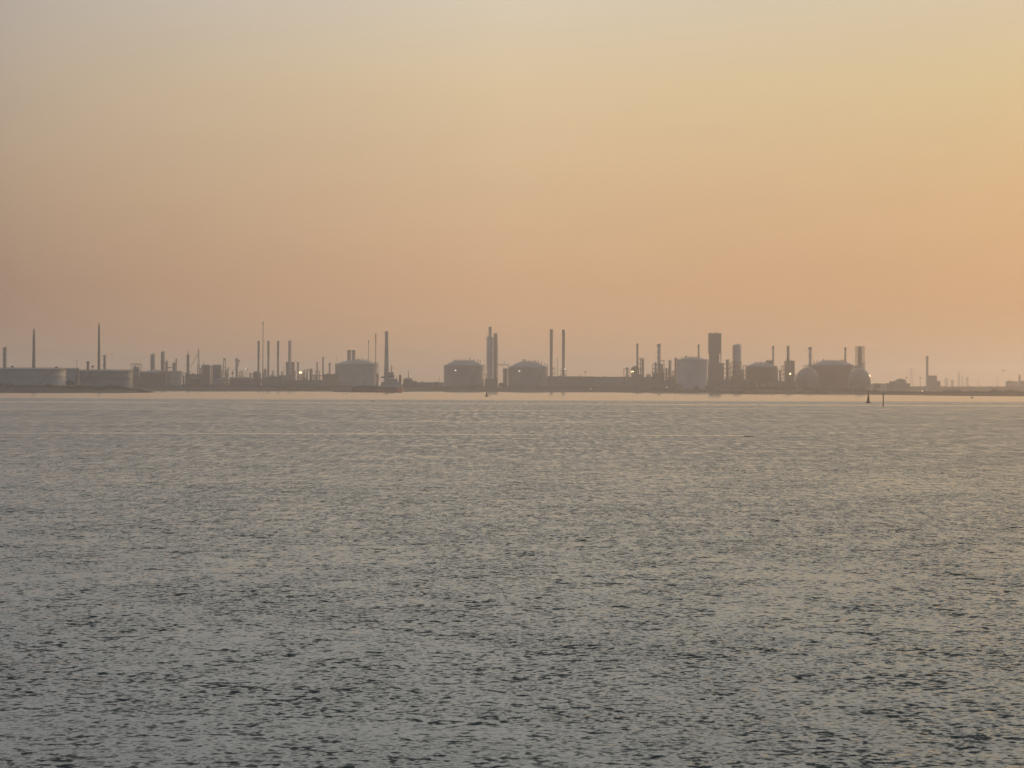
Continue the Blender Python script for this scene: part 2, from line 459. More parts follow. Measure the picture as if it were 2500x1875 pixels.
def shore_D(px):                 # distance of the visible waterline at a pixel column
    pts = [(1250 + x * F_PX / y, y) for x, y in SHORE]
    front = [(-400,2300),(0,2319),(250,2390),(368,2500),(369,3320),(420,3370),(560,3345),(700,3330),(820,3420),(1000,3450),(1180,3560),(1400,3640),(1540,3600),(1620,3350),(1700,3160),(1800,2900),(2000,2930),(2150,2760),(2300,2560),(2500,2462),(2900,2300)]
    return float(np.interp(px, [p[0] for p in front], [p[1] for p in front]))

# ------------------------------------------------------------------ vegetation
leaf_mat = mat('dusty dark foliage', (.040, .042, .024), .9, .5, .2)
bark_mat = mat('grey brown bark', (.07, .055, .045), .9, .3, .8)
def leaf_clump(mb, cx, cy, cz, rx, ry, rz, n, size):
    for _ in range(n):
        while True:
            a = Vector((random.uniform(-1,1), random.uniform(-1,1), random.uniform(-1,1)))
            if a.length < 1: break
        p = Vector((cx + a.x*rx, cy + a.y*ry, cz + a.z*rz))
        u = Vector((random.gauss(0,1), random.gauss(0,1), random.gauss(0,1))).normalized()
        w = u.cross(Vector((random.gauss(0,1), random.gauss(0,1), random.gauss(0,1)))).normalized()
        s = size * random.uniform(.6, 1.4)
        mb.add([p - u*s, p + w*s*.7, p + u*s, p - w*s*.7], [(0,1,2,3)])
def tree(px, D, top, width_px, label, name='tree', cat='tree', group=None):
    t = thing(name, label, cat, px, D, land_z(WX(px, D), D) - .1, group)
    h = WZ(px, top, D) - t.location.z
    w = width_px * D / F_PX / 2
    tr = MB()
    tr.bar((0,0,0), (.1,0,h*.45), h*.035, 7)
    for k in range(5):
        a = k*1.3 + .4
        tr.bar((.1,0,h*(.25+.05*k)), (math.cos(a)*w*.6, math.sin(a)*w*.6, h*(.55+.07*k)), h*.015, 5)
    tr.build('trunk', bark_mat, t)
    cr = MB()
    for k in range(9):
        a = k*2.4; q = (k/9)**.5
        leaf_clump(cr, math.cos(a)*w*.65*q, math.sin(a)*w*.65*q, h*(.50+.28*(1-q)+random.uniform(-.06,.08)), w*.42, w*.42, h*.2, 70, max(.35, h*.05))
    cr.build('crown', leaf_mat, t)
    return t

# ------------------------------------------------------------------ builders of plant equipment
def width(a, b, D): return (b - a) * D / F_PX
def height(px, py, D, z=G): return WZ(px, py, D) - z

def rail(mb, r, z, n=28, hgt=1.2, t=.10, cx=0, cy=0):
    mb.ring(r, z+hgt, t, n, cx, cy); mb.ring(r, z+hgt*.5, t*.7, n, cx, cy)
    for k in range(n):
        a = 2*PI*k/n
        mb.bar((cx+r*math.cos(a), cy+r*math.sin(a), z), (cx+r*math.cos(a), cy+r*math.sin(a), z+hgt), t*.8, 4)
def ladder(mb, x, y, z0, z1, w=.7):
    mb.bar((x-w/2, y, z0), (x-w/2, y, z1), .09, 4); mb.bar((x+w/2, y, z0), (x+w/2, y, z1), .09, 4)
    n = int((z1-z0)/1.6)
    for k in range(n):
        z = z0 + (k+.5)*(z1-z0)/max(n,1)
        mb.bar((x-w/2, y, z), (x+w/2, y, z), .05, 4)

def storage_tank(label, a, b, wall, peak, D, m='cream', roofm='roof', flat=None, stairs=(-1.9, -1.1), domed=True, fittings=(), light=None, rings=2, name='storage_tank', railings=True):
    px = (a+b)/2
    t = thing(name, label, 'tank', px, D)
    r = width(a, b, D)/2
    h = height(px, wall, D); hp = height(px, peak, D)
    mb = MB(); mb.lathe([(r*1.01, 0), (r*1.01, .8), (r, .82), (r, h)], 72); mb.build('shell', M[m], t)
    rf = MB()
    prof = [(r+.25, h), (r+.25, h+.3)]
    fl = (flat or 0.0)
    if domed:
        for i in range(1, 9):
            q = i/8.0; rr = r*(1-q*(1-fl))
            prof.append((max(rr, .05), h + .3 + (hp-h-.3)*((math.sin(q*PI/2)**.9) if fl < .4 else (.7*q + .3*math.sin(q*PI/2)))))
    else:
        prof.append((max(r*fl, .05), hp))
    rf.lathe(prof, 72, smooth=domed); rf.build('roof', M[roofm], t)
    for k in range(rings):
        wg = MB(); z = h - 1.2 - k*h*.33
        wg.lathe([(r, z), (r+.9, z+.1), (r+.9, z+.25), (r, z+.4)], 72)
        wg.build('wind_girder', M['steel'], t)
    if railings:
        rl = MB(); rail(rl, r+.1, h+.3, 48, 1.3, .12); rl.build('railing', M['steel'], t)
        if fl > .2:
            rl = MB(); rail(rl, r*fl, hp, 24, 1.3, .12); rl.build('crown_railing', M['steel'], t)
    st = MB(); a0, a1 = stairs; n = 26
    for k in range(n):
        q, q2 = k/n, (k+1)/n
        an, an2 = a0+(a1-a0)*q, a0+(a1-a0)*q2
        R1 = r+1.0
        p1 = (math.cos(an)*R1, math.sin(an)*R1, h*q+.3); p2 = (math.cos(an2)*R1, math.sin(an2)*R1, h*q2+.3)
        st.bar(p1, p2, .35, 4)
        st.bar((p1[0], p1[1], p1[2]+1.1), (p2[0], p2[1], p2[2]+1.1), .1, 4)
        st.bar((math.cos(an)*r, math.sin(an)*r, p1[2]-.5), p1, .14, 4)
    st.build('stairway', M['dark'], t)
    for k, (fx, hh) in enumerate(fittings):
        hh *= 1.35
        rr = abs(fx)
        zz = h + (hp-h)*math.sin(min(1, max(0, (1-rr)/(1-fl+1e-6)))*PI/2)**.9
        nz = MB(); nz.cyl(fx*r, -r*.15, zz-.5, zz+hh, .55, .55, 8)
        nz.box(fx*r-.9, fx*r+.9, -r*.15-.6, -r*.15+.6, zz+hh*.55, zz+hh*.55+.35)
        nz.build('roof_vent', M['dark'], t)
    if light:
        lx, ly = light
        x = WX(lx, D)-t.location.x; z = WZ(lx, ly, D)-G
        y = -math.sqrt(max(r*r-x*x, 0)) - 1.2
        l = MB(); l.box(x-.8, x+.8, y-.3, y+.3, z-.65, z+.65); l.bar((x, y, z-.3), (x, y+1.4, z-.3), .15)
        l.build('floodlight', M['lampw'], t)
    return t

def column(label, a, b, top, D, plats=4, m='alu', cone=.0, cage=True, overhead=True, base=None, name='distillation_column', cat='column', head=None, platw=1.2, side=1):
    """tall process column: skirted shell, round platforms, ladder, overhead line"""
    px = (a+b)/2
    t = thing(name, label, cat, px, D)
    r = width(a, b, D)/2; rr = max(r*.72, r-platw) if plats else r
    h = height(px, top, D)
    mb = MB()
    prof = [(rr*1.25, 0), (rr*1.05, h*.08), (rr, h*.1)]
    if base: prof = [(base*rr, 0), (base*rr, h*.38), (rr, h*.46)]
    prof += [(rr, h - rr*(1+cone)), (rr*.85, h - rr*(.45+cone*.6)), (rr*.45, h-rr*.12-cone*rr*.2), (.1, h)]
    mb.lathe(prof, 24); mb.build('shell', M[m], t)
    for k in range(plats):
        z = h*(.42 + .54*k/max(plats-1, 1)) if plats > 1 else h*.9
        p = MB(); w = rr + platw
        p.lathe([(rr*.9, z), (w, z), (w, z+.2), (rr*.9, z+.2)], 18)
        rail(p, w-.1, z+.2, 12, 1.2, .10)
        p.build('platform', M['steel'], t)
    if cage:
        l = MB(); ladder(l, -rr*.4*side, -rr-.6, h*.05, h*.95); l.build('ladder', M['steel'], t)
    if overhead:
        x = (rr+.7)*side
        p = MB(); q = .28+rr*.05
        p.bar((0, -.2, h-.1), (x*.6, -.2, h+.9), q, 8); p.bar((x*.6, -.2, h+.9), (x, -.2, h-.6), q, 8); p.bar((x, -.2, h-.6), (x, -.2, 3), q, 8)
        p.build('overhead_pipe', M['alu'], t)
    if head:
        kx = MB(); kx.lathe([(rr*.9, h-3.6), (head*rr, h-3.0), (head*rr, h-.6), (rr*.6, h+.2)], 20); kx.build('head_cover', M['steel'], t)
    return t

def chimney(label, a, b, top, D, ta=None, m='concrete', capm='dark', plats=2, strakes=0, name='chimney', cat='chimney', light=None, flue=True, z=G):
    px = (a+b)/2
    t = thing(name, label, cat, px, D, z)
    r = width(a, b, D)/2; rt = r*ta if ta else r
    h = height(px, top, D, z)
    MB().lathe([(r*1.05, 0), (r*1.05, h*.03), (r, h*.031), (rt + (r-rt)*.12, h*.82), (rt, h*.965)], 28).build('shaft', M[m], t)
    MB().lathe([(rt+.15, h*.965), (rt+.25, h*.97), (rt+.25, h), (rt-.25, h), (rt-.35, h-.5)], 28).build('cap', M[capm], t)
    for k in range(plats):
        zz = h*(.93 - .24*k); ra = r + (rt-r)*zz/h
        p = MB(); p.lathe([(ra, zz), (ra+.9, zz), (ra+.9, zz+.2), (ra, zz+.2)], 18); rail(p, ra+.8, zz+.2, 10, 1.2, .09)
        p.build('platform', M['steel'], t)
    l = MB(); ladder(l, r*.3, -r-.25, 2, h*.95); l.build('ladder', M['steel'], t)
    if strakes:
        n = 48
        for j in range(3):
            s_ = MB()
            for k in range(n):
                z0, z1 = h*(1-strakes)+h*strakes*.94*k/n, h*(1-strakes)+h*strakes*.94*(k+1)/n
                a0, a1 = 2*PI*(j/3+k/n*2.2), 2*PI*(j/3+(k+1)/n*2.2)
                ra = rt+.3
                s_.bar((ra*math.cos(a0), ra*math.sin(a0), z0), (ra*math.cos(a1), ra*math.sin(a1), z1), .28, 4)
            s_.build('helical_strake', M[m], t)
    if light:
        x = WX(light[0], D)-t.location.x; zz = WZ(light[0], light[1], D)-z
        q = MB(); q.box(x-.6, x+.6, -r-1.2, -r-.6, zz-.8, zz+.8); q.bar((x, -r-.9, zz), (0, -r*.9, zz), .15); q.build('floodlight', M['lampw'], t)
    return t

def lattice(mb, w0, w1, z0, z1, n, t=.16, sides=4):
    """tapered square or triangular lattice"""
    def c(q, k):
        w = (w0 + (w1-w0)*q)/2*1.28
        a = 2*PI*(k+.5)/sides
        return (w*math.cos(a), w*math.sin(a), z0+(z1-z0)*q)
    for i in range(n):
        q, q2 = i/n, (i+1)/n
        for k in range(sides):
            mb.bar(c(q,k), c(q2,k), t, 4)
            mb.bar(c(q,k), c(q2,(k+1)%sides), t*.6, 4)
            mb.bar(c(q2,k), c(q2,(k+1)%sides), t*.6, 4)

def flare(label, a, b, top, D, wbase=None, wtop=None, kneez=.35, hook=False, name='flare_stack', cat='flare', lat=True, knob=0, m='steel'):
    px = (a+b)/2
    t = thing(name, label, cat, px, D)
    r = width(a, b, D)/2; h = height(px, top, D)
    MB().lathe([(r, 0), (r, h*.93)], 14).build('riser', M[m], t)
    MB().lathe([(r*.9, h*.93), (r*1.3, h*.94), (r*1.3, h*.985), (r*.8, h)], 14).build('flare_tip', M['dark'], t)
    if lat:
        wb = (wbase or 6)*D/F_PX; wt_ = (wtop or 1.5)*D/F_PX
        l = MB(); lattice(l, wb, wt_, 0, h*kneez, 7, .24); lattice(l, wt_, wt_*.6, h*kneez, h*.93, 26, .12+wt_*.07); l.build('lattice', M['steel'], t)
    for k in range(knob):
        zz = h*(.93-.045*k)
        p = MB(); p.lathe([(r, zz), (r+.75, zz), (r+.75, zz+.9), (r, zz+.9)], 12); p.build('platform', M['dark'], t)
    if hook:
        p = MB(); p.bar((0,0,h*.99), (-1.4,0,h*1.015), .25, 6); p.bar((-1.4,0,h*1.015), (-2.6,0,h*1.017), .18, 6); p.build('pilot_pipe', M['dark'], t)
    return t

def mast(label, px, top, D, style='T', lit=None, w=.32, z=None, name='lamp_mast', cat='lamp mast', group=None):
    if z is None: z = G
    t = thing(name, label, cat, px, D, z, group)
    h = height(px, top, D, z)
    MB().lathe([(w, 0), (w*.7, h)], 8).build('pole', M['steel'], t)
    hd = MB()
    if style == 'T':
        hd.bar((-1.5,0,h-.3), (1.5,0,h-.3), .18, 5)
        for x in (-1.4, -.5, .5, 1.4): hd.box(x-.38, x+.38, -.35, .35, h-.1, h+.75)
    elif style == 'ball':
        hd.lathe([(.3,h-1.2),(1.5,h-.6),(1.9,h+.1),(1.5,h+.8),(.4,h+1.2)], 14)
    elif style == 'arm':
        hd.bar((0,0,h), (1.9,0,h+.6), .14, 5); hd.box(1.4, 2.6, -.3, .3, h+.45, h+.8)
    else:
        hd.lathe([(.45,h-.4),(.5,h+.3),(.1,h+.7)], 8)
    hd.build('lamp_head' if style != 'rod' else 'tip', M['dark'], t)
    if lit:
        for dx in (lit[1] if len(lit) > 1 else (0,)):
            q = MB(); s = lit[2] if len(lit) > 2 else .75
            zc = h + (-.1 if style != 'T' else .3)
            q.sphere(dx, -.8, zc, s, 12, 8); q.bar((dx, -.8, zc), (dx*.3, 0, zc), .12); q.build('lamp', M[lit[0]], t)
    return t

def building(label, a, b, top, D, depth=18, m='shed', roof='flat', name='industrial_building', cat='building', doors=1, windows=3, rows=1, extra=None, z=G, para=True):
    px = (a+b)/2
    t = thing(name, label, cat, px, D, z)
    w = width(a, b, D)/2; h = height(px, top, D, z)
    hw = h if roof == 'flat' else h*.86
    MB().box(-w, w, 0, depth, -2, hw).build('wall', M[m], t)
    rf = MB()
    if roof == 'flat':
        rf.box(-w-.2, w+.2, -.2, depth+.2, hw, hw+.35)
        if w > 5: rf.box(-w*.5, -w*.5+2.5, depth*.3, depth*.3+2.5, hw+.35, hw+1.6); rf.cyl(w*.4, depth*.4, hw+.35, hw+1.9, .5, .5, 8)
    elif roof == 'gable':
        rf.add([(-w-.3,-.4,hw),(w+.3,-.4,hw),(w+.3,depth+.4,hw),(-w-.3,depth+.4,hw),(-w-.3,depth/2,h+.2),(w+.3,depth/2,h+.2)],
               [(0,1,5,4),(2,3,4,5),(3,0,4),(1,2,5),(3,2,1,0)])
    elif roof == 'dome':
        n = 12; vs = []; fs = []
        for i in range(n+1):
            an = PI*i/n
            for y in (-.2, depth+.2): vs.append((-math.cos(an)*(w+.2), y, hw + math.sin(an)*(h-hw)))
        for i in range(n): fs.append((2*i, 2*i+1, 2*i+3, 2*i+2))
        fs += [tuple(range(0, 2*n+2, 2)), tuple(range(2*n+1, -1, -2)), (0, 2*n, 2*n+1, 1)]
        rf.add(vs, fs)
    rf.build('roof', M['dark' if m != 'white' else 'roof'], t)
    for k in range(doors):
        x = -w*.6 + k*w*1.1
        MB().box(x-min(2.2, w*.3), x+min(2.2, w*.3), -.12, -.003, 0, min(4.5, hw*.7)).build('door', M['dark'], t)
    for rw in range(rows):
        for k in range(windows):
            x = -w*.8 + w*1.6*(k+.5)/windows; z0 = hw*(.45 + .5*rw/max(rows, 1)); ww = min(1.3, w/windows*.5)
            f = MB(); f.box(x-ww, x+ww, -.10, -.003, z0, z0+min(1.6, hw*.25)); fo = f.build('window', M['white'], t)
            g = MB(); g.box(x-ww+.15, x+ww-.15, -.14, -.103, z0+.15, z0+min(1.6, hw*.25)-.15); g.build('pane', M['glass'], fo)
    return t

def frame(label, a, b, top, D, levels=5, depth=10, fill=(), vessels=(), m='dark', name='equipment_rack', cat='equipment frame', brace=True, solid=0, posts=3, tt=.38, rails_=True):
    """open steel process structure with floors, bracing and equipment standing inside"""
    px = (a+b)/2
    t = thing(name, label, cat, px, D)
    w = width(a, b, D)/2; h = height(px, top, D)
    f = MB()
    xs = [-w + 2*w*k/(posts-1) for k in range(posts)]
    for x in xs:
        for y in (0, depth): f.box(x-tt/2, x+tt/2, y-tt/2, y+tt/2, 0, h)
    zs = [h*(k+1)/levels for k in range(levels)]
    for k, z in enumerate(zs):
        for y in (0, depth): f.bar((-w, y, z-.2), (w, y, z-.2), tt*.45, 4)
        for x in xs: f.bar((x, 0, z-.2), (x, depth, z-.2), tt*.4, 4)
        if brace:
            z0 = zs[k-1] if k else 0
            for i in range(posts-1):
                if (i+k) % 2: f.bar((xs[i], 0, z0), (xs[i+1], 0, z), tt*.3, 4)
                else: f.bar((xs[i+1], depth, z0), (xs[i], depth, z), tt*.3, 4)
    f.build('frame', M[m], t)
    for k, z in enumerate(zs):
        p = MB(); p.box(-w-.4, w+.4, -.4, depth+.4, z, z+.22)
        if rails_:
            for zz in (z+.7, z+1.3):
                p.bar((-w-.3, -.3, zz), (w+.3, -.3, zz), .08, 4)
            for i in range(7):
                x = -w-.3 + (2*w+.6)*i/6; p.bar((x, -.3, z+.2), (x, -.3, z+1.3), .07, 4)
        p.build('floor', M['steel'], t)
    for k in fill:                       # clad storeys, butted between the floors
        z0 = (zs[k-1]+.23) if k else 0
        MB().box(-w+.1, w-.1, .3, depth-.3, z0, zs[k]-.5).build('cladding', M['shed'], t)
    for (fx, rr, z0, z1) in vessels:
        v = MB(); v.lathe([(rr*.4, z0*h), (rr, z0*h+rr*.4), (rr, z1*h-rr*.5), (rr*.3, z1*h)], 16, fx*w, depth/2); v.build('vessel', M['alu'], t)
    return t

def pipe_rack(label, a, b, top, D, levels=2, pitch=8.0, legs=True, zlow=None, name='pipe_rack', pipes=6):
    px = (a+b)/2
    t = thing(name, label, 'pipe rack', px, D)
    w = width(a, b, D)/2; h = height(px, top, D)
    lo = 0 if zlow is None else height(px, zlow, D)
    f = MB(); n = max(2, int(2*w/pitch)+1)
    for k in range(n):
        x = -w + 2*w*k/(n-1)
        for y in (0, 6): f.box(x-.22, x+.22, y-.22, y+.22, lo, h)
        for l in range(levels):
            z = h*(1-.35*l) - .5; f.bar((x, 0, z), (x, 6, z), .2, 4)
    for l in range(levels):
        for y in (0, 6): f.bar((-w, y, h*(1-.35*l)-.5), (w, y, h*(1-.35*l)-.5), .18, 4)
    f.build('frame', M['dark'], t)
    for l in range(levels):
        for k in range(pipes//levels):
            z = h*(1-.35*l)
            q = MB(); rr = (.28, .42, .22)[k % 3]; q.bar((-w-1, .8+k*1.6, z-.25+rr), (w+1, .8+k*1.6, z-.25+rr), rr, 8); q.build('pipe', M['alu' if k % 2 else 'rust'], t)
    return t

def sphere_tank(label, cx, cy, r_px, D, m='grey'):
    t = thing('spherical_tank', label, 'spherical tank', cx, D)
    r = r_px*D/F_PX; zc = max(WZ(cx, cy, D)-G, r+1.2)
    MB().sphere(0, 0, zc, r, 48, 28).build('shell', M[m], t)
    for k in range(10):
        an = 2*PI*(k+.5)/10
        x, y = math.cos(an)*r*.98, math.sin(an)*r*.98
        MB().cyl(x, y, 0, zc, .5, .5, 10).build('leg', M['grey'], t)
    b = MB()
    for k in range(10):
        a0, a1 = 2*PI*(k+.5)/10, 2*PI*(k+1.5)/10
        b.bar((math.cos(a0)*r*.98, math.sin(a0)*r*.98, 1), (math.cos(a1)*r*.98, math.sin(a1)*r*.98, zc*.75), .12, 4)
        b.bar((math.cos(a1)*r*.98, math.sin(a1)*r*.98, 1), (math.cos(a0)*r*.98, math.sin(a0)*r*.98, zc*.75), .12, 4)
    b.build('bracing', M['steel'], t)
    s_ = MB(); n = 30
    for k in range(n):
        q, q2 = k/n, (k+1)/n
        def P(q):
            ph = -PI/2*.15 + (PI/2*1.02)*q; an = -2.3 + 1.5*q
            R_ = (r+.9)
            return (R_*math.cos(ph)*math.cos(an), R_*math.cos(ph)*math.sin(an), zc + R_*math.sin(ph))
        s_.bar(P(q), P(q2), .3, 4)
    s_.build('stairway', M['dark'], t)
    p = MB(); p.lathe([(.2, zc+r+.1), (2.4, zc+r+.1), (2.4, zc+r+.3), (.2, zc+r+.3)], 16); rail(p, 2.3, zc+r+.3, 10, 1.3); p.build('top_platform', M['steel'], t)
    return t

# ------------------------------------------------------------------ left: low tanks behind the spit
column('squat platformed column at the extreme left edge of the skyline', 6, 15, 848, 3050, plats=5, m='grey')
mast('ball topped mast rising over the long low tank, right of the leftmost column', 30, 895, 2900, 'ball')
flare('lattice flare tower with splayed foot behind the leftmost long low tank', 80.8, 83.6, 801.5, 3100, wbase=27, wtop=6.4, kneez=.36)
storage_tank('very wide low tank at the left edge with a dark stair down its side', -30, 159, 901.5, 898, 2700, 'cream', 'roof', stairs=(-1.22, -.62), domed=False)
storage_tank('small greenish tank squeezed between the two wide low tanks at left', 159.5, 192, 902, 899.8, 2790, 'white', 'roof', domed=False, stairs=(-1.2, -.4))
mast('thin rod mast standing behind the small greenish tank', 187.5, 880, 2950, 'rod')
mast('short ball topped mast left of the thin rod mast, over the wide tank end', 137.5, 897, 2900, 'ball')
chimney('short stout dark stack left of the hooked flare tower', 211.5, 217.5, 882, 3000, m='steel', plats=1)
mast('short lamp mast between the short dark stack and the hooked flare tower', 226, 895, 2960, 'ball')
flare('tall lattice flare tower with a hooked tip behind the second wide tank', 239.8, 242.6, 790, 3200, wbase=18, wtop=5.4, kneez=.28, hook=True, knob=1)
column('slim ladder column immediately right of the hooked flare tower', 251.5, 257.5, 867, 3050, plats=3, m='steel')
storage_tank('second very wide low grey tank with a shallow cone roof, left of the brown tank', 194, 323, 906, 901, 2800, 'grey', 'roof', domed=False, stairs=(-2.5, -1.9))
frame('boxy open steel cage standing over the gap between grey and brown tanks', 319, 343, 889, 3250, 4, 12, vessels=((-.3, 2.2, .3, .92), (.35, 2.0, .3, .88)), posts=4)
storage_tank('dark brown low tank with pale roof rim, behind the tip of the spit', 324, 404, 909.5, 906, 3460, 'brown', 'roof', domed=False, stairs=(-1.0, -.4))
storage_tank('pale low cone roof tank hidden behind the dark brown tank', 354, 408, 906.5, 902.5, 3640, 'white', 'roof', domed=False, railings=False, name='cone_roof_tank')
storage_tank('pale blue grey tank right of the dark brown tank', 405.5, 443, 908, 906, 3480, 'white', 'roof', domed=False, stairs=(-.7, -.15))
column('wide round shouldered reactor over the brown tank, left of its taller twin', 365.5, 378, 864, 3650, plats=3, m='grey', cone=.9, base=1.15, name='reactor_vessel', cat='vessel')
column('tall conical topped reactor over the brown tank, right of its shorter twin', 391, 402, 858, 3650, plats=3, m='grey', cone=1.1, base=1.1, name='reactor_vessel', cat='vessel')
column('stubby vessel leaning against the right of the conical topped reactor', 402.5, 409.5, 881, 3660, plats=1, m='grey', cone=.5, name='reactor_vessel', cat='vessel')
pipe_rack('short high pipe bridge between the stubby vessel and the rounded vessel', 409, 422, 897, 3660, 1, 5, zlow=901)
column('rounded stubby vessel beside a thin stack over the pale blue tank', 420, 428.5, 884.5, 3650, plats=1, m='grey', cone=.4, name='reactor_vessel', cat='vessel')
chimney('thin stack attached beside the rounded stubby vessel', 428.7, 431.3, 875.5, 3640, m='rust', plats=1, flue=False)
pipe_rack('low pipe rack crossing the bright gap right of the pale blue tank', 441, 456, 911, 3520, 1, 6, zlow=913)

# ------------------------------------------------------------------ left centre: silos, cranes and the row of stacks
t = column('needle topped spire tower left of the leaning boom', 454, 463.5, 866, 3500, plats=3, m='grey', base=1.15, name='spire_tower', cat='tower', overhead=False)
_h = height(458, 866, 3500); _h2 = height(458, 852, 3500)
MB().lathe([(1.3, _h-1.5), (.5, _h+(_h2-_h)*.4), (.15, _h2)], 10).build('needle', M['steel'], t)
t = thing('crane', 'lattice crane tower with a long boom leaning down to its left', 'crane', 484.5, 3500)
_h = height(484.5, 851, 3500)
l = MB(); lattice(l, 5.2, 2.4, 0, _h*.62, 9, .3); lattice(l, 2.4, .5, _h*.62, _h, 7, .18); l.build('mast', M['dark'], t)
l = MB(); l.box(-2.6, 2.6, -2.6, 2.6, _h*.18, _h*.36); l.build('machine_house', M['shed'], t)
x1 = WX(465, 3500)-t.location.x; z1 = height(465, 897, 3500); z2 = height(484, 861, 3500)
l = MB()
for k in range(14):
    p, q = k/14, (k+1)/14
    A = lambda s, o: (x1*(1-s), o, z1 + (z2-z1)*s)
    l.bar(A(p,-.7), A(q,-.7), .2, 4); l.bar(A(p,.7), A(q,.7), .2, 4); l.bar(A(p,-.7), A(q,.7), .12, 4)
l.build('boom', M['dark'], t)
l = MB(); l.bar((0,0,_h-1), (x1,0,z1), .08, 4); l.build('stay_cable', M['dark'], t)
l = MB(); l.bar((x1,0,z1), (x1,0,z1-6), .07, 4); l.box(x1-.5, x1+.5, -.4, .4, z1-7.4, z1-6); l.build('hook_block', M['dark'], t)
for i, (a, b, lb) in enumerate(((491.5, 513.5, 'broad grey silo, left one of the pair right of the crane'), (518, 541, 'broad grey silo, right one of the pair left of the splayed derrick'))):
    t = thing('silo', lb, 'silo', (a+b)/2, 3560, group='pair of broad silos')
    r = width(a, b, 3560)/2; h = height((a+b)/2, 893, 3560)
    MB().lathe([(r, 0), (r, h), (r*.85, h+1.0), (r*.3, h+1.6)], 32).build('shell', M['shed'], t)
    rl = MB(); rail(rl, r, h, 24); rl.build('railing', M['steel'], t)
    v = MB(); v.cyl(-r*.5, 0, h+1, h+3.8 if i == 0 else h+2, .5, .4, 8); v.build('roof_vent', M['dark'], t)
    v = MB(); v.cyl(r*.4, 0, h+.8, h+2, .7, .7, 8); v.build('roof_vent', M['dark'], t)
    l = MB(); ladder(l, r*.5, -r*.87-.4, 2, h); l.build('ladder', M['steel'], t)
    g = MB(); g.box(-r*.2, r*.2, -r-1.5, -r*.9, 0, h*.9); g.build('elevator_leg', M['dark'], t)
column('thin conveyor leg tower filling the slot between the two silos', 514.3, 517.5, 894, 3580, plats=3, m='dark', overhead=False, name='elevator_tower', cat='tower')
building('low shed in front of the left silo, right of the spire tower', 452, 512, 914, 3450, 20, 'shed', windows=5)
t = thing('derrick', 'splayed leg derrick with open middle right of the two silos', 'derrick', 547, 3520)
_h = height(547, 877, 3520)
l = MB()
for sx in (-1, 1):
    for sy in (-1, 1):
        l.bar((sx*3.2, sy*3, 0), (sx*.9+.5, sy*.8, _h), .45, 6)
for k in range(5):
    q = (k+1)/5.5; w = 3.2*(1-q)+.9*q
    l.bar((-w+.5*q, -3*(1-q), _h*q), (w+.5*q, -3*(1-q), _h*q), .22, 4)
l.build('leg_frame', M['dark'], t)
MB().box(-1.2, 2.2, -1.2, 1.2, _h-.5, _h+1.2).build('head', M['dark'], t)
l = MB(); l.bar((3.0, 0, 0), (3.0, 0, _h*.55), 1.0, 10); l.build('side_vessel', M['alu'], t)
mast('double headed lamp mast right of the splayed derrick', 557.5, 899, 3480, 'T')
t = thing('davit_crane', 'small bent arm crane left of the stout capped column', 'crane', 568, 3450)
_h = height(568, 905, 3450)
MB().cyl(0, 0, 0, _h, .5, .35, 8).build('post', M['dark'], t)
l = MB(); l.bar((0,0,_h), (2.2,0,_h+2.0), .25, 6); l.bar((2.2,0,_h+2.0), (2.6,0,_h+1.4), .2, 6); l.build('jib', M['dark'], t)
MB().box(-1.6, 1.2, -1, 1, _h-5, _h-2).build('winch_cabin', M['shed'], t)
t = column('stout capped column with a side elbow, left of the white lamp mast', 573.5, 582, 873, 3600, plats=1, m='alu', overhead=False, cage=True)
_h = height(578, 880, 3600)
l = MB(); l.bar((2.4,0,_h-8), (3.2,0,_h-1.2), .5, 8); l.lathe([(.5,_h-1.6),(1.3,_h-1),(1.3,_h+.6),(.4,_h+1.1)], 12, 3.4, 0); l.build('side_elbow', M['rust'], t)
mast('slim mast carrying a single bright white lamp, left of the row of stacks', 603, 900, 3450, 'T', ('lampw', (-1.2,), .7))
mast('thin lamp post just left of the slim white lamp mast', 598, 911, 3450, 'arm')
storage_tank('small round shouldered tank at the foot of the first tall stack', 616.5, 637, 912, 906.5, 3620, 'shed', 'shed', stairs=(-2.6, -2.0), flat=.5, railings=False, name='process_tank')
for px, lb in ((631, 'tall slender stack just left of the needle thin flare'), (655, 'tall slender stack just right of the needle thin flare'), (678.5, 'tall slender stack third from left, before the ladder column on its block')):
    chimney(lb, px-3.0, px+3.0, 832, 3800, ta=.72, m='steel', plats=2, strakes=.35, name='stack')
flare('needle thin flare, tallest structure on the left half of the skyline', 640.7, 642.5, 784, 3900, lat=True, wbase=6.5, wtop=1.7, kneez=.27, m='rust')
frame('pale clad block around the foot of the ladder column', 698, 717, 884, 3900, 5, 14, fill=(0, 1, 2, 3, 4), posts=3, m='steel', rails_=False)
column('tall ladder column rising out of the pale clad block', 702.5, 710.5, 831.6, 3880, plats=6, m='alu', cone=.6, platw=.6)
building('low process building below the row of tall slender stacks', 640, 690, 921, 3560, 18, 'shed', windows=4)
building('low dark workshop left of the process building under the stacks', 560, 612, 921, 3480, 18, 'brick', roof='gable', windows=5)
building('flat shed at the foot of the pale clad block', 678, 712, 917, 3700, 18, 'grey', windows=3)
column('short grey column left of the big yellow twin lamp', 724.5, 730.5, 884.5, 3750, plats=2, m='grey', overhead=False)
mast('mast with the big yellow twin lamp, brightest light of the left half', 733.5, 910, 3480, 'T', ('lampy', (-.95, .95), 1.0))
frame('low equipment frame right of the yellow twin lamp', 738, 747, 911, 3700, 3, 8, fill=(0, 1), posts=3)
column('short pale column, first after the yellow twin lamp', 747.6, 752.4, 900, 3750, plats=1, m='alu', overhead=False)
column('short double headed column, second after the yellow twin lamp', 754, 762.5, 901, 3750, plats=2, m='rust', overhead=True)
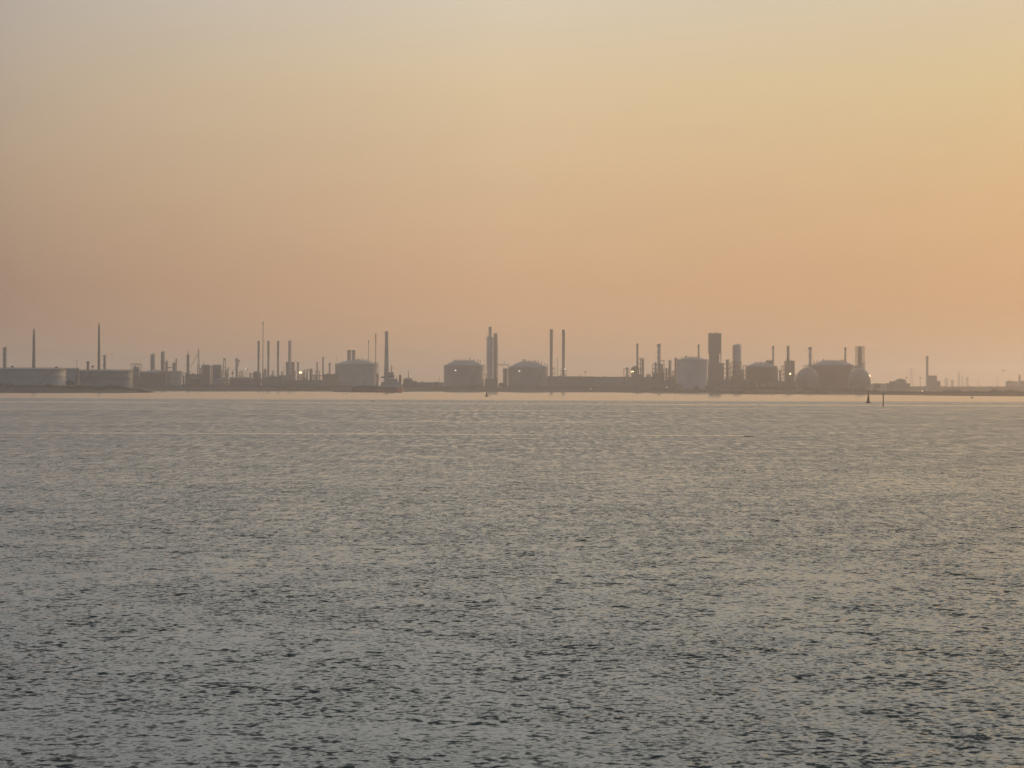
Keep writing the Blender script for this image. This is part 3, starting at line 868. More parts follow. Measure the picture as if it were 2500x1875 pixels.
column('slim column, first of three before the big domed tank', 771.8, 776.2, 884.5, 3780, plats=2, m='grey', overhead=False)
chimney('reddish slender stack, second of three before the big domed tank', 786.3, 790.7, 871.5, 3800, ta=.75, m='rust', plats=1, name='stack')
column('slim pale column, third of three before the big domed tank', 801.6, 807.4, 884.5, 3780, plats=1, m='alu', overhead=False)
mast('tiny mast between the slim column and the reddish slender stack', 780, 911, 3700, 'rod')
pipe_rack('see through pipe rack left of the big domed tank', 762, 790, 917, 3700, 2, 5)
building('dark block between reddish stack and the big domed tank', 789, 823, 914, 3700, 20, 'brick', windows=3)
building('low shed in front of the see through pipe rack', 690, 789, 929, 3560, 16, 'shed', windows=8)

pipe_rack('dark pipe rack running below the splayed derrick and the capped column', 542, 614, 929, 3440, 2, 7)
frame('low steel rack between the process building and the workshop under the stacks', 612, 641, 926, 3500, 3, 8, fill=(0, 2), posts=6)
frame('small open steel rack with two vessels between second and third slender stacks', 659, 673, 918, 3640, 3, 6, vessels=((-.4, 1.6, .2, 1.15), (.45, 1.3, .2, 1.0)), posts=4)
column('stub column between the third slender stack and the pale clad block', 686, 690.5, 908, 3700, plats=2, m='grey', overhead=False)
column('stub column directly right of the pale clad block', 718.5, 722, 905, 3760, plats=1, m='steel', overhead=False)
pipe_rack('long pipe rack in front of the yellow twin lamp mast', 700, 790, 936, 3440, 2, 7)
column('squat drum between the short double headed column and the slim column', 764, 770, 914, 3740, plats=1, m='alu', cone=-.4, overhead=False, name='process_vessel', cat='vessel')
frame('equipment rack at the foot of the slim column before the reddish stack', 770, 779, 906, 3740, 4, 6, fill=(0, 1), posts=3)
storage_tank('small dark tank in front of the shed under the left silo', 462, 490, 923, 921, 3430, 'brown', 'shed', domed=False, railings=False, stairs=(-1, -.4))
storage_tank('small pale tank on the bank below the right silo', 520, 548, 927, 924, 3430, 'cream', 'roof', domed=False, railings=False, stairs=(-1, -.4))
column('thin column between the crane tower and the left silo', 488.6, 491, 898, 3540, plats=1, m='dark', overhead=False)
pipe_rack('pipe rack on the bank below the first big domed tank', 792, 868, 934, 3480, 2, 7)

frame('upright steel rack behind the workshop under the stacks, left part', 583, 592, 908, 3560, 4, 6, fill=(0, 1), posts=3)
mast('short rod vent on the workshop roof left of the white lamp mast', 593.5, 905, 3540, 'rod')
column('squat scrubber between the white lamp mast and the round shouldered tank', 608, 613, 911, 3600, plats=2, m='rust', overhead=True, name='scrubber', cat='vessel')
frame('tall narrow rack right of the needle thin flare foot', 643.5, 650, 904, 3700, 5, 6, fill=(0,), vessels=((0, 1.4, .1, 1.1),), posts=3)
column('short capped vessel between the second and the third slender stack', 664, 668, 906, 3700, plats=2, m='alu', overhead=True, name='process_vessel', cat='vessel')
mast('short rod vent right of the third slender stack', 693, 897, 3700, 'rod')
frame('open pipe frame behind the yellow twin lamp mast', 728, 740, 915, 3720, 4, 6, posts=4, m='rust')
column('stub column just right of the splayed derrick', 553, 557, 903, 3560, plats=2, m='grey', overhead=True)
frame('stepped equipment rack between the right silo and the splayed derrick', 538, 548, 905, 3540, 5, 8, fill=(0, 1, 2), posts=3)
mast('tall rod antenna on the left silo', 497, 884, 3555, 'rod')
frame('low rack with vessels left of the spire tower', 440, 452, 920, 3560, 3, 8, fill=(0,), vessels=((.2, 1.5, .1, 1.2),), posts=3)
column('thin column between the yellow lamp mast and the short pale column', 741, 744, 902, 3740, plats=1, m='steel', overhead=False)

# ------------------------------------------------------------------ centre: big domed tanks and the ship
chimney('broad twin chimney, left one, behind the first big domed tank', 847.5, 856.3, 855, 4100, m='concrete', plats=0, name='chimney')
chimney('broad twin chimney, right one, behind the first big domed tank', 858.6, 867, 855, 4100, m='concrete', plats=0, name='chimney')
storage_tank('first big domed tank, left of the broad tapered chimney', 819, 920, 891, 879.5, 3800, 'cream', 'roof', flat=.22, fittings=((.12,2.2),(.3,2.0),(.42,2.0),(.55,2.4),(.72,2.2),(.9,2.5)), stairs=(-.75, -.25), name='domed_tank')
mast('rod mast on the stair tower at the left edge of the first domed tank', 822, 872, 3790, 'rod')
column('narrow stair tower hugging the left edge of the first domed tank', 817.5, 822.5, 889, 3790, plats=2, m='dark', overhead=False, name='stair_tower', cat='tower', platw=.5)
flare('thin knobbed mast, shorter of two behind the first domed tank', 898.7, 900.3, 830, 4000, lat=False, knob=1, m='rust')
flare('thin knobbed mast, taller of two behind the first domed tank', 916, 918, 813.7, 4000, lat=False, knob=3, m='rust')
chimney('broad tapered concrete chimney behind the moored ship', 936.8, 949.8, 809, 3800, ta=.58, m='concrete', plats=2)
frame('narrow pipe tower at the right edge of the first domed tank', 918, 923, 887, 3760, 6, 5, posts=2, m='rust')

def ship():
    D = 3040
    t = thing('tanker_ship', 'moored coastal tanker with red hull and pale deckhouse at its right end', 'ship', 926, D, 0.0)
    X = lambda p: WX(p, D) - t.location.x
    Z = lambda y: WZ(926, y, D)
    def hull(z0, z1, grow0, grow1, mb, x0, x1):
        st = [(0, .05), (.03, .35), (.08, .72), (.16, .95), (.3, 1), (.85, 1), (.95, .93), (1.0, .82)]
        rows = []
        for q, wd in st:
            x = x0 + (x1-x0)*q
            sh = 1.3*(1-q)**6 * 1.5
            rows.append([(x - (1-q)*grow0*0, -5.4*wd*grow0, z0), (x - (1-q)**4*2.5, -5.4*wd*grow1, z1+sh), (x - (1-q)**4*2.5, 5.4*wd*grow1, z1+sh), (x, 5.4*wd*grow0, z0)])
        vs = [p for r_ in rows for p in r_]; fs = []
        for i in range(len(rows)-1):
            for k in range(4):
                fs.append((4*i+k, 4*i+(k+1)%4, 4*i+4+(k+1)%4, 4*i+4+k))
        fs += [(0,1,2,3), tuple(4*(len(rows)-1)+k for k in (3,2,1,0))]
        mb.add(vs, fs)
    a = MB(); hull(-1.0, Z(949), .93, .98, a, X(862), X(981.5)); a.build('lower_hull', M['hullred'], t)
    zd = Z(946.0)
    a = MB(); hull(Z(949)+.01, zd, .98, 1.0, a, X(862), X(981.5)); a.build('upper_hull', M['hulldk'], t)
    a = MB(); a.box(X(971), X(982.3), -5.6, 5.0, .3, zd+.6); a.build('sunlit_stern', M['hull'], t)  # box added over the hull end, its orange painting the sun on the stern
    a = MB(); a.box(X(866), X(932), -5.2, -5.05, zd, zd+1.0); a.box(X(866), X(932), 5.05, 5.2, zd, zd+1.0); a.build('bulwark', M['hulldk'], t)
    a = MB(); a.box(X(872), X(925), -3.6, 3.6, zd, zd+1.4)
    for k in range(6): a.cyl(X(876)+k*4.2, 0, zd+1.4, zd+2.4, 1.1, 1.1, 12)
    a.build('cargo_trunk', M['hulldk'], t)
    a = MB(); a.box(X(862), X(870), -3, 3, zd, zd+2.2); a.build('forecastle', M['ship'], t)
    house = MB(); house.box(X(928), X(980.5), -4.9, 4.9, zd, Z(939.5)); house.build('poop_deckhouse', M['ship'], t)
    a = MB(); a.box(X(931), X(980), -4.9, 4.9, Z(939.5)+.01, Z(932.5)); a.build('boat_deck', M['ship'], t)
    a = MB(); a.box(X(938), X(971), -4.4, 4.4, Z(932.5)+.01, Z(924)); a.build('accommodation_block', M['ship'], t)
    a = MB(); a.box(X(946), X(963), -4.8, 4.8, Z(924)+.01, Z(914.5)); wh = a.build('wheelhouse', M['ship'], t)
    a = MB(); a.box(X(946)+.4, X(963)-.4, -4.87, -4.81, Z(920), Z(916.5)); a.build('window_band', M['glass'], wh)
    a = MB(); a.box(X(949), X(961), -2.6, 2.6, Z(914.5)+.01, Z(909)); a.build('monkey_island', M['shed'], t)
    for row, (y0, xa, xb, n) in enumerate(((936, 933, 977, 9), (929, 940, 969, 7), (942, 931, 978, 9))):
        for k in range(n):
            x = X(xa) + (X(xb)-X(xa))*(k+.5)/n
            a = MB(); yy = -4.9 if row != 1 else -4.4
            a.box(x-.4, x+.4, yy-.06, yy-.004, Z(y0)-.4, Z(y0)+.4); a.build('porthole', M['glass'], t)
    a = MB(); a.lathe([(1.7, Z(932.5)), (1.5, Z(918)), (1.2, Z(916))], 14, X(977), 0); fn = a.build('funnel', M['rust'], t)
    a = MB(); a.lathe([(1.25, Z(916)+.01), (1.1, Z(914.6))], 14, X(977), 0); a.build('funnel_cap', M['black'], fn)
    mz0, mz1 = Z(909), Z(889)
    a = MB(); a.lathe([(.45, mz0), (.16, mz1)], 8, X(955.5), 0)
    a.bar((X(951.5), 0, Z(896)), (X(959.5), 0, Z(896)), .16, 5); a.bar((X(953), 0, Z(901)), (X(962.5), 0, Z(897.5)), .14, 5)
    a.box(X(953.2), X(957.8), -.4, .4, Z(893.8), Z(892.6)); a.bar((X(951.5),0,Z(909)), (X(955.5),0,Z(898)), .12, 4); a.bar((X(959.5),0,Z(909)), (X(955.5),0,Z(898)), .12, 4)
    a.build('radar_mast', M['dark'], t)
    a = MB(); a.lathe([(.9, zd), (.7, Z(912))], 8, X(921.5), 0); a.bar((X(921.5), 0, Z(913)), (X(925.5), 0, Z(926)), .35, 6); a.box(X(919.5), X(924), -.9, .9, Z(919), Z(913)); a.build('deck_crane', M['dark'], t)
    a = MB(); a.lathe([(.3, zd), (.2, Z(926))], 6, X(889), 0); a.bar((X(887),0,Z(930)), (X(891),0,Z(930)), .1, 4); a.build('foremast', M['dark'], t)
    a = MB(); a.lathe([(.1,-3.2),(.9,-2.2),(1.15,0),(.9,2.2),(.1,3.2)], 12)
    v = [(p[2]+X(936), p[0]-4.6, p[1]+Z(921)) for p in a.v]; a.v = v; a.build('lifeboat', M['rust'], t)
    a = MB()
    for k in range(16):
        x = X(931)+(X(980)-X(931))*k/15; a.bar((x,-4.85,Z(932.5)), (x,-4.85,Z(932.5)+1.1), .06, 4)
    a.bar((X(931),-4.85,Z(932.5)+1.1), (X(980),-4.85,Z(932.5)+1.1), .07, 4); a.build('railing', M['ship'], t)
    a = MB(); a.lathe([(.2, Z(924)), (.12, Z(917))], 6, X(968.5), 0); a.build('antenna', M['dark'], t)
ship()
t = thing('quay', 'low dark concrete quay with fenders that the moored tanker lies against', 'quay', 900, 3075, -2.0)
a = MB(); a.box(WX(812,3075)-t.location.x, WX(984,3075)-t.location.x, 0, 40, 0, 4.2); a.build('deck', M['concrete'], t)
for k in range(14):
    x = WX(816,3075)-t.location.x + k*6.2
    MB().cyl(x, -.6, 0.5, 4.6, .55, .5, 10).build('fender', M['black'], t)
t = thing('gatehouse', 'round topped building with a pole on its roof, right of the moored tanker', 'building', 995.5, 3600)
w = width(984, 1007, 3600)/2; h = height(995, 922, 3600)
MB().box(-w, w, 0, 16, -2, h-3.2).build('wall', M['shed'], t)
MB().lathe([(w*.98, h-3.19), (w*.95, h-2.0), (w*.75, h-.7), (w*.35, h-.1), (.1, h)], 28, 0, 8).build('roof', M['roof'], t)
MB().lathe([(.55, h-.6), (.35, height(996, 903, 3600))], 8, .6, 8).build('pole', M['dark'], t)
MB().box(-1.4, 1.4, -.12, -.004, 0, 3.4).build('door', M['dark'], t)
building('tiny lean to shed directly right of the round topped building', 1007, 1017, 930, 3600, 12, 'rust', roof='gable', windows=1)
building('long low flat warehouse between the round topped building and the second domed tank', 1010, 1082, 934, 3650, 25, 'shed', windows=10, doors=2)
mast('quay light post with a pinkish white lamp right of the moored tanker', 1042, 949, 3540, 'arm', ('lampw', (0,), .7), z=2.0)
mast('thin rod mast just left of the second domed tank', 1073, 921, 3650, 'rod')
tree(1067, 3640, 930, 9, 'small tree beside the thin rod mast left of the second domed tank')

# second and third domed tanks with the triple tower between
storage_tank('second big domed tank with one white floodlight, left of the triple tower', 1083.5, 1181, 894, 881, 3800, 'grey', 'roof', flat=.5, fittings=((.02,1.8),(.3,4.2),(.52,1.8),(.7,3.0),(.82,3.6),(-.45,1.5)), stairs=(-1.25, -.75), light=(1113, 904.5), name='domed_tank')
frame('crooked equipment tower at the right shoulder of the second domed tank', 1174, 1184, 892, 3860, 5, 6, posts=3, m='rust')
chimney('tallest chimney of the triple tower, left of centre', 1192, 1200, 798, 4000, ta=.85, m='concrete', plats=1)
column('fat column clasping the tallest chimney of the triple tower', 1188.5, 1204, 821, 3980, plats=9, m='alu', cone=-.4, overhead=True, side=-1, platw=.5)
column('right hand column of the triple tower, with corroded top', 1203.8, 1213.5, 813.7, 3990, plats=9, m='grey', cone=-.2, platw=.5, cage=True)
frame('thin tie frame filling the slit between the two columns of the triple tower', 1202.2, 1205.2, 824, 3985, 14, 4, posts=2, m='dark', rails_=False)
frame('ragged pipe frame on the right flank of the triple tower', 1212, 1215.5, 842, 3985, 12, 4, posts=2, m='steel', rails_=False)
frame('low equipment block at the foot of the triple tower', 1184, 1214, 926, 3800, 3, 14, fill=(0, 1, 2), posts=4)
mast('lamp post at the foot of the triple tower with a faint lamp', 1186.5, 908, 3780, 'arm', ('lampd', (0,), .45))
pipe_rack('high pipe bridge from the triple tower to the third domed tank', 1212, 1242, 890.5, 3900, 1, 9, zlow=897, pipes=4)
column('squat block vessel under the right end of the high pipe bridge', 1226, 1241, 899, 3900, plats=1, m='shed', cone=-.5, overhead=False, cage=False, name='process_vessel', cat='vessel')
mast('little dish topped mast on the high pipe bridge', 1231, 884, 3900, 'rod', z=height(1231, 891, 3900)+G)
storage_tank('third big domed tank with one yellow floodlight, right of the high pipe bridge', 1240, 1338, 898, 884, 3800, 'grey', 'roof', flat=.42, fittings=((-.25,3.4),(-.19,3.4),(-.12,3.4),(.05,2.5),(.22,2.0),(.35,2.5),(.52,2.2),(.68,2.6),(.84,2.8),(.95,3.2)), stairs=(-1.2, -.7), light=(1267.5, 906.5), name='domed_tank')
chimney('left stack of the tall straked pair right of the third domed tank', 1341.8, 1349.4, 804, 3850, ta=.88, m='steel', plats=1, strakes=.5, name='stack')
chimney('right stack of the tall straked pair, with a white lamp low on its side', 1371.6, 1379, 805, 3850, ta=.88, m='steel', plats=1, strakes=.5, name='stack', light=(1379, 901.5))
frame('small valve cabin clasping the foot of the left straked stack', 1345, 1355, 899, 3830, 4, 6, posts=3, m='rust')
frame('small valve cabin clasping the foot of the right straked stack', 1369, 1383, 904, 3830, 4, 6, posts=3, m='rust')
mast('thin rusty rod mast between the two straked stacks', 1360.6, 875, 3840, 'rod', w=.5)
building('very long low warehouse right of the straked stacks', 1336, 1452, 919.5, 3740, 40, 'shed', windows=14, doors=2)
building('second half of the long warehouse row, left of the boiler house', 1452.4, 1545, 920.5, 3750, 40, 'grey', windows=11, doors=2)
mast('T headed lamp mast over the long low warehouse roof', 1429, 908.5, 3720, 'T')
mast('faint short post over the long warehouse, left of the T headed mast', 1417, 915, 3720, 'rod')
mast('shore light post below the long warehouse', 1442, 949, 3650, 'arm', ('lampd', (0,), .55), z=3.0)
for px, lb in ((1101,'first'),):
    pass
tree(1225, 3600, 933, 26, 'wide low tree on the bank below the high pipe bridge')
tree(1130, 3600, 938, 18, 'round low tree on the bank below the second domed tank')

# ------------------------------------------------------------------ right: refinery block
frame('open gantry with hanging pipe left of the twin yellow lamps', 1523, 1536, 901, 3700, 3, 8, posts=3, m='dark')
column('small hooded dryer right beside the open gantry', 1527.5, 1534, 896, 3680, plats=1, m='grey', name='process_vessel', cat='vessel', overhead=False)
chimney('slender stack rising out of the boiler house', 1553, 1558.4, 839, 3720, ta=.88, m='concrete', plats=1, name='stack')
building('round shouldered boiler house below the slender stack', 1542, 1560, 893.5, 3680, 18, 'shed', roof='dome', windows=3, name='boiler_house')
frame('tall open steel tower with bright gaps right of the boiler house', 1557, 1571.6, 875.5, 3700, 6, 10, fill=(0, 1, 2), vessels=((.7, 1.8, .0, .98),), posts=3, m='dark', tt=.7)
mast('post with twin yellow lamps on the left flank of the boiler house', 1544, 907.6, 3640, 'T', ('lampy', (-.9, .9), .75))
building('low dark plant room at the foot of the boiler house', 1541, 1600, 921, 3600, 18, 'shed', windows=5)
storage_tank('faint low round roofed tank between the steel tower and the collared column', 1577, 1590, 917, 912, 4600, 'grey', 'roof', railings=False)
column('collared column with a bulging head, right of the open steel tower', 1603.5, 1612.5, 840, 3560, plats=5, m='alu', cone=.0, head=1.5)
frame('wide equipment frame around the foot of the collared column', 1593.5, 1622, 890, 3550, 6, 10, fill=(0, 1, 2, 3), vessels=((-.5, 1.6, .5, 1.1), (.6, 2.2, .5, 1.02)), posts=4)
t = pipe_rack('square pipe loop right of the collared column', 1613, 1621, 880.5, 3560, 1, 4.5, zlow=891)
column('short column with a broken top left of the bluish round tank', 1631, 1638.4, 880, 3560, plats=3, m='grey', base=1.35)
column('pipe clad column touching the left wall of the bluish round tank', 1645.8, 1652.4, 874, 3520, plats=4, m='rust', overhead=True)
chimney('thin stack seen over the bluish round tank roof', 1703, 1707.6, 841, 3700, ta=.9, m='concrete', plats=1, name='stack')
storage_tank('tall bluish round tank left of the massive block tower', 1653, 1728, 880, 873.5, 3520, 'white', 'roof', flat=.5, fittings=((-.72,1.5),(-.5,1.6),(-.42,2.6),(-.1,1.2)), stairs=(-.6, -.1))
building('small dark hut in front of the bluish round tank', 1644, 1668, 938.5, 3400, 12, 'brick', windows=2)
building('low dark plant row below the collared column', 1586, 1650, 929, 3480, 16, 'shed', windows=6)
# the massive block tower
D = 3400
t = thing('block_tower', 'massive square shouldered tower, tallest on the right half', 'tower', 1746, D)
w = width(1731.5, 1761, D)/2
h1, h0, hb = height(1746, 815, D), height(1746, 863, D), height(1746, 886, D)
MB().box(-w, w, 0, 20, h0, h1).build('upper_casing', M['shed'], t)
a = MB(); a.box(-w+1, w*.55, 1, 19, hb, h0-.01); a.build('neck', M['shed'], t)
a = MB(); a.box(-w, w+1.2, -.5, 22, 0, hb-.01); a.build('base_casing', M['shed'], t)
a = MB(); a.box(-w-.3, w+.3, -.3, 20.3, h1, h1+.6)
for k in range(9): a.bar((-w + 2*w*k/8, -.2, h1+.6), (-w+2*w*k/8, -.2, h1+1.7), .08, 4)
a.bar((-w, -.2, h1+1.7), (w, -.2, h1+1.7), .1, 4); a.build('roof_deck', M['dark'], t)
for x, q in ((-w*.85, 2.5), (.4, 2.8), (2.2, 2.4)):
    MB().cyl(x, 6, h1+.6, h1+.6+q, .4, .3, 8).build('roof_vent', M['dark'], t)
a = MB()
for x in (w*.62, w*.98):
    for y in (.5, 8): a.box(x-.25, x+.25, y-.25, y+.25, hb, h0)
for k in range(4):
    z = hb + (h0-hb)*(k+.3)/4; a.bar((w*.55, .5, z), (w, .5, z), .22, 4); a.bar((w*.55, .5, z), (w, .5, z+(h0-hb)/4), .14, 4)
a.build('side_frame', M['dark'], t)
a = MB()
for k in range(7): a.box(-w-.6, -w-.02, 2, 6, h0+(h1-h0)*k/7, h0+(h1-h0)*k/7+.3)
a.build('side_gallery', M['steel'], t)
a = MB()
for k in range(8):
    z = hb*(k+.5)/8; a.box(-w*.8, w*.9, -.9, -.52, z, z+.25)
a.build('gallery', M['steel'], t)
a = MB(); a.lathe([(1.2, 0), (1.2, hb*.98), (.5, hb)], 12, w+2.6, 4); a.build('side_vessel', M['alu'], t)
column('short crown topped column between massive tower and round shouldered tower', 1771, 1780, 878, 3420, plats=3, m='grey', base=1.3)
frame('see through steelwork around the short crown topped column', 1767, 1783, 889, 3400, 6, 8, fill=(0, 1), posts=3)
column('broad round shouldered tower right of the massive tower', 1788, 1807, 841, 3420, plats=0, m='alu', cone=-.5, base=1.08, overhead=True, cage=True, name='regenerator_tower', cat='tower')
frame('steelwork wrapping the lower half of the broad round shouldered tower', 1785.5, 1810, 885, 3400, 6, 8, fill=(0, 1, 2), posts=4)
building('dark low hut row below the round shouldered tower', 1811, 1836, 939, 3250, 12, 'brick', windows=3)
building('long plant row at the foot of the massive tower', 1752, 1830, 927, 3300, 16, 'shed', windows=7)
frame('tiny gantry against the left wall of the pale roofed domed tank', 1815, 1822, 893, 3380, 5, 5, posts=2)
storage_tank('wide dark tank with a pale domed roof, right of round shouldered tower', 1820, 1896, 896, 887, 3350, 'brown', 'roof', flat=.45, fittings=((-.35,1.2),(-.05,1.6),(.2,1.0)), stairs=(-.5, -.05))
column('stubby manifold vessel at the right shoulder of the pale domed tank', 1890, 1901, 901, 3330, plats=2, m='grey', cone=.3, overhead=False, name='process_vessel', cat='vessel')
frame('small bridge house over the roof edge of the pale domed tank', 1871, 1886, 880.5, 3480, 6, 8, fill=(5,), posts=3, m='dark')
chimney('slender stack over the right shoulder of the pale domed tank', 1885, 1889.4, 844.6, 3480, ta=.9, m='concrete', plats=1, name='stack')
column('banded column rising out of the square cracker building', 1919.5, 1926.8, 844.6, 3420, plats=3, m='rust', cone=.1, base=1.0)
building('square cracker building with one yellow lamp left of the first sphere', 1918, 1940, 881.5, 3380, 16, 'shed', windows=3, rows=3, name='cracker_building')
mast('post with a big yellow lamp in front of the square cracker building', 1929, 912.5, 3340, 'arm', ('lampy', (0,), 1.0))
frame('pipework frame left of the square cracker building', 1908, 1918, 894, 3380, 6, 8, fill=(0, 1), posts=3)
column('small domed still in the gap right of the pale domed tank', 1901, 1907, 903, 3360, plats=1, m='grey', cone=.2, overhead=False, name='process_vessel', cat='vessel')
building('low sheds between pale domed tank and first sphere', 1880, 1945, 931, 3250, 16, 'shed', windows=6)
sphere_tank('left spherical gas tank half hidden by the long domed tank', 1971, 928.5, 28, 3260)
column('tall collared column rising behind the left spherical tank', 1973, 1981.4, 848, 3520, plats=4, m='alu', head=1.45, base=1.15)
frame('stepped steelwork at the foot of the tall collared column behind the sphere', 1963, 1985, 893, 3480, 6, 8, fill=(2, 3), posts=4)
storage_tank('very broad dark tank with a raised pale dome between the two spheres', 1981, 2084, 893, 881.5, 3360, 'brown', 'roof', flat=.55, fittings=((-.45,2.2),(-.75,2.0),(-.9,3.0),(.42,1.6),(.55,1.8)), stairs=(-1.4, -.9), name='domed_tank')
chimney('slender dark stack behind the very broad dark tank', 2060.8, 2066, 847.5, 3520, ta=.85, m='concrete', plats=1, name='stack')
# scaffolded column
D = 3420
t = thing('scaffolded_column', 'column wrapped in a cage of scaffolding above the right sphere', 'column', 2099, D)
h = height(2099, 845, D)
MB().lathe([(3.6, 0), (3.4, h*.5), (2.9, h*.55), (2.9, h*.97), (.8, h)], 18).build('shell', M['dark'], t)
a = MB(); wS = width(2089.5, 2109.5, D)/2
for x in (-wS, -wS*.55, wS*.55, wS):
    for y in (-wS*.8, wS*.8): a.bar((x, y, h*.5), (x*.97, y, h*1.0), .22, 4)
for k in range(15):
    z = h*.5 + h*.49*k/14
    for y in (-wS*.8, wS*.8): a.bar((-wS-.5, y, z), (wS+.5, y, z), .24, 4)
    for x in (-wS, wS): a.bar((x, -wS*.8, z), (x, wS*.8, z), .14, 4)
a.build('scaffold', M['dark'], t)
for k in range(7):
    z = h*.52 + h*.45*k/6
    MB().box(-wS, -wS*.6, -wS*.8, wS*.8, z, z+.15).build('scaffold_deck', M['wood'], t)
    MB().box(wS*.6, wS, -wS*.8, wS*.8, z, z+.15).build('scaffold_deck', M['wood'], t)
frame('braced steel frame hanging right of the scaffolded column', 2097, 2112, 887, 3400, 6, 8, posts=4, m='rust')
building('clad column base between the very broad tank and the right sphere', 2085, 2097, 894, 3400, 10, 'shed', windows=1)
t = sphere_tank('right spherical gas tank with the sun glinting on its right edge', 2097, 927, 28.2, 3300, 'gloss')
# ------------------------------------------------------------------ far right shore
building('long flat roofed terminal building right of the right sphere', 2166, 2222, 936.5, 3700, 20, 'shed', windows=12, name='terminal_building')
building('upper storey block on the flat roofed terminal, wide one', 2175, 2213, 931.5, 3730, 16, 'grey', windows=8)
building('small top tower block of the flat roofed terminal', 2191.5, 2210, 926.5, 3760, 14, 'shed', windows=4)
mast('T headed lamp mast right of the terminal top block', 2213, 922, 3600, 'T')
mast('T headed lamp mast left of the lone right hand chimney', 2247, 922.5, 3600, 'T')
chimney('lone straight chimney with a dark cap on the far right shore', 2260.5, 2266.6, 869, 4200, ta=.95, m='concrete', plats=1)
t = frame('boiler block attached right of the lone chimney', 2266, 2287, 917.5, 4200, 4, 18, fill=(0, 1, 2, 3), posts=4)
building('sloping annex right of the boiler block of the lone chimney', 2286, 2296, 930, 4200, 16, 'shed', roof='gable', windows=1)
for i, (a_, b_, tp, DD, lb) in enumerate(((2305, 2316, 922, 9000, 'hazy wide silo, first of the faint shapes right of the lone chimney'), (2321, 2329, 927, 6500, 'hazy square silo, second of the faint shapes right of the lone chimney'), (2347, 2352, 919, 9500, 'hazy thin tower, fourth of the faint shapes right of the lone chimney'), (2357, 2366, 920, 9500, 'hazy stout tower, last of the faint shapes right of the lone chimney'))):
    column(lb, a_, b_, tp, DD, plats=1, m='grey', overhead=False, name='distant_tower', cat='tower')
t = column('hazy pointed spire, tallest of the faint shapes right of the lone chimney', 2338, 2344.5, 907, 9300, plats=2, m='grey', cone=2.0, overhead=False, name='distant_tower', cat='tower')
def pylon(px, top, D, label):
    t = thing('power_pylon', label, 'pylon', px, D)
    h = height(px, top, D)
    l = MB(); lattice(l, h*.2, h*.045, 0, h*.72, 7, .28); lattice(l, h*.045, h*.03, h*.72, h, 5, .2); l.build('tower', M['steel'], t)
    for q, ww in ((.72, .17), (.83, .22), (.93, .15)):
        l = MB(); l.bar((-h*ww, 0, h*q), (h*ww, 0, h*q), .25, 4); l.bar((-h*ww, 0, h*q), (0, 0, h*(q+.05)), .15, 4); l.bar((h*ww, 0, h*q), (0, 0, h*(q+.05)), .15, 4)
        l.build('crossarm', M['steel'], t)
pylon(2225, 897, 7200, 'very faint tall pylon left of the lone chimney on the far right')
pylon(2435, 923, 8500, 'very faint pylon left of the last building group at right')
pylon(2389, 927, 9500, 'tiny faint pylon midway between the faint towers and the last building group')
building('hazy flat building, left one of the last group at the right edge', 2460, 2475, 930.5, 4800, 20, 'shed', windows=3)
building('hazy low link building in the last group at the right edge', 2475.4, 2486, 931.5, 4850, 16, 'grey', windows=2)
column('pointed spire vessel in the last group at the right edge', 2486, 2492.5, 914.6, 4800, plats=3, m='grey', cone=1.5, base=1.4, overhead=False, name='spire_tower', cat='tower')
building('hazy stepped building cut by the right edge of the picture', 2493, 2512, 931, 4800, 20, 'shed', windows=4)
building('low hazy hangar right of the right sphere', 2126, 2163, 936, 4200, 30, 'grey', roof='dome', windows=4, name='hangar')
mast('shore light post below the very broad dark tank', 2042, 953.5, 2980, 'arm', ('lampd', (0,), .6), z=3.0)
mast('shore light post below the lone chimney', 2251.5, 954.6, 2680, 'arm', ('lampd', (0,), .6), z=2.5)
mast('shore light post below the square pipe loop', 1589, 945.5, 3520, 'arm', ('lampd', (0,), .55), z=4.0)
mast('shore light post below the short broken top column', 1628, 945.5, 3380, 'arm', ('lampd', (0,), .6), z=4.0)
tree(2140, 3500, 934, 20, 'broad hazy tree right of the right sphere')
tree(1700, 3250, 940, 16, 'low round tree below the bluish round tank')
tree(1725, 3240, 942, 12, 'smaller tree right of the low round tree below the bluish tank')
tree(170, 2560, 926, 26, 'broad dark tree in front of the small greenish tank')
tree(118, 2560, 935, 22, 'low wide bush tree at the foot of the stair on the leftmost tank')
tree(415, 3420, 937, 22, 'dark tree on the bank below the pale blue grey tank')
tree(470, 3420, 936, 24, 'dark tree on the bank below the spire tower')

pipe_rack('pipe rack at the foot of the collared column', 1590, 1645, 934, 3420, 2, 7)
frame('dense process rack between collared column and short broken top column', 1620, 1632, 903, 3540, 5, 8, fill=(0, 1), vessels=((.2, 1.8, .2, 1.1),), posts=3)
frame('process rack between the short broken top column and the pipe clad column', 1639, 1646, 907, 3520, 4, 8, fill=(0, 1, 2), posts=3)
column('thin vent column at the left edge of the wide equipment frame', 1592, 1594.5, 905, 3500, plats=1, m='rust', overhead=False)
pipe_rack('pipe rack running below the massive tower and the round shouldered tower', 1728, 1815, 934, 3220, 2, 7)
frame('tangled pipe frame filling the slot right of the round shouldered tower', 1809, 1817, 905, 3380, 5, 6, vessels=((0, 1.2, .0, 1.1),), posts=3, m='rust')
frame('low rack on the bank in front of the pale domed tank', 1840, 1876, 937, 3180, 2, 8, fill=(0,), vessels=((-.5, 1.6, .1, 1.2), (.3, 2.0, .1, 1.15)), posts=6)
pipe_rack('pipe rack joining the square cracker building to the left sphere', 1938, 1962, 934, 3240, 2, 6)
building('low pump house below the very broad dark tank', 2000, 2040, 941, 3080, 14, 'shed', windows=5)
building('low brown shed below the right sphere', 2070, 2100, 944, 3060, 14, 'brick', roof='gable', windows=3)
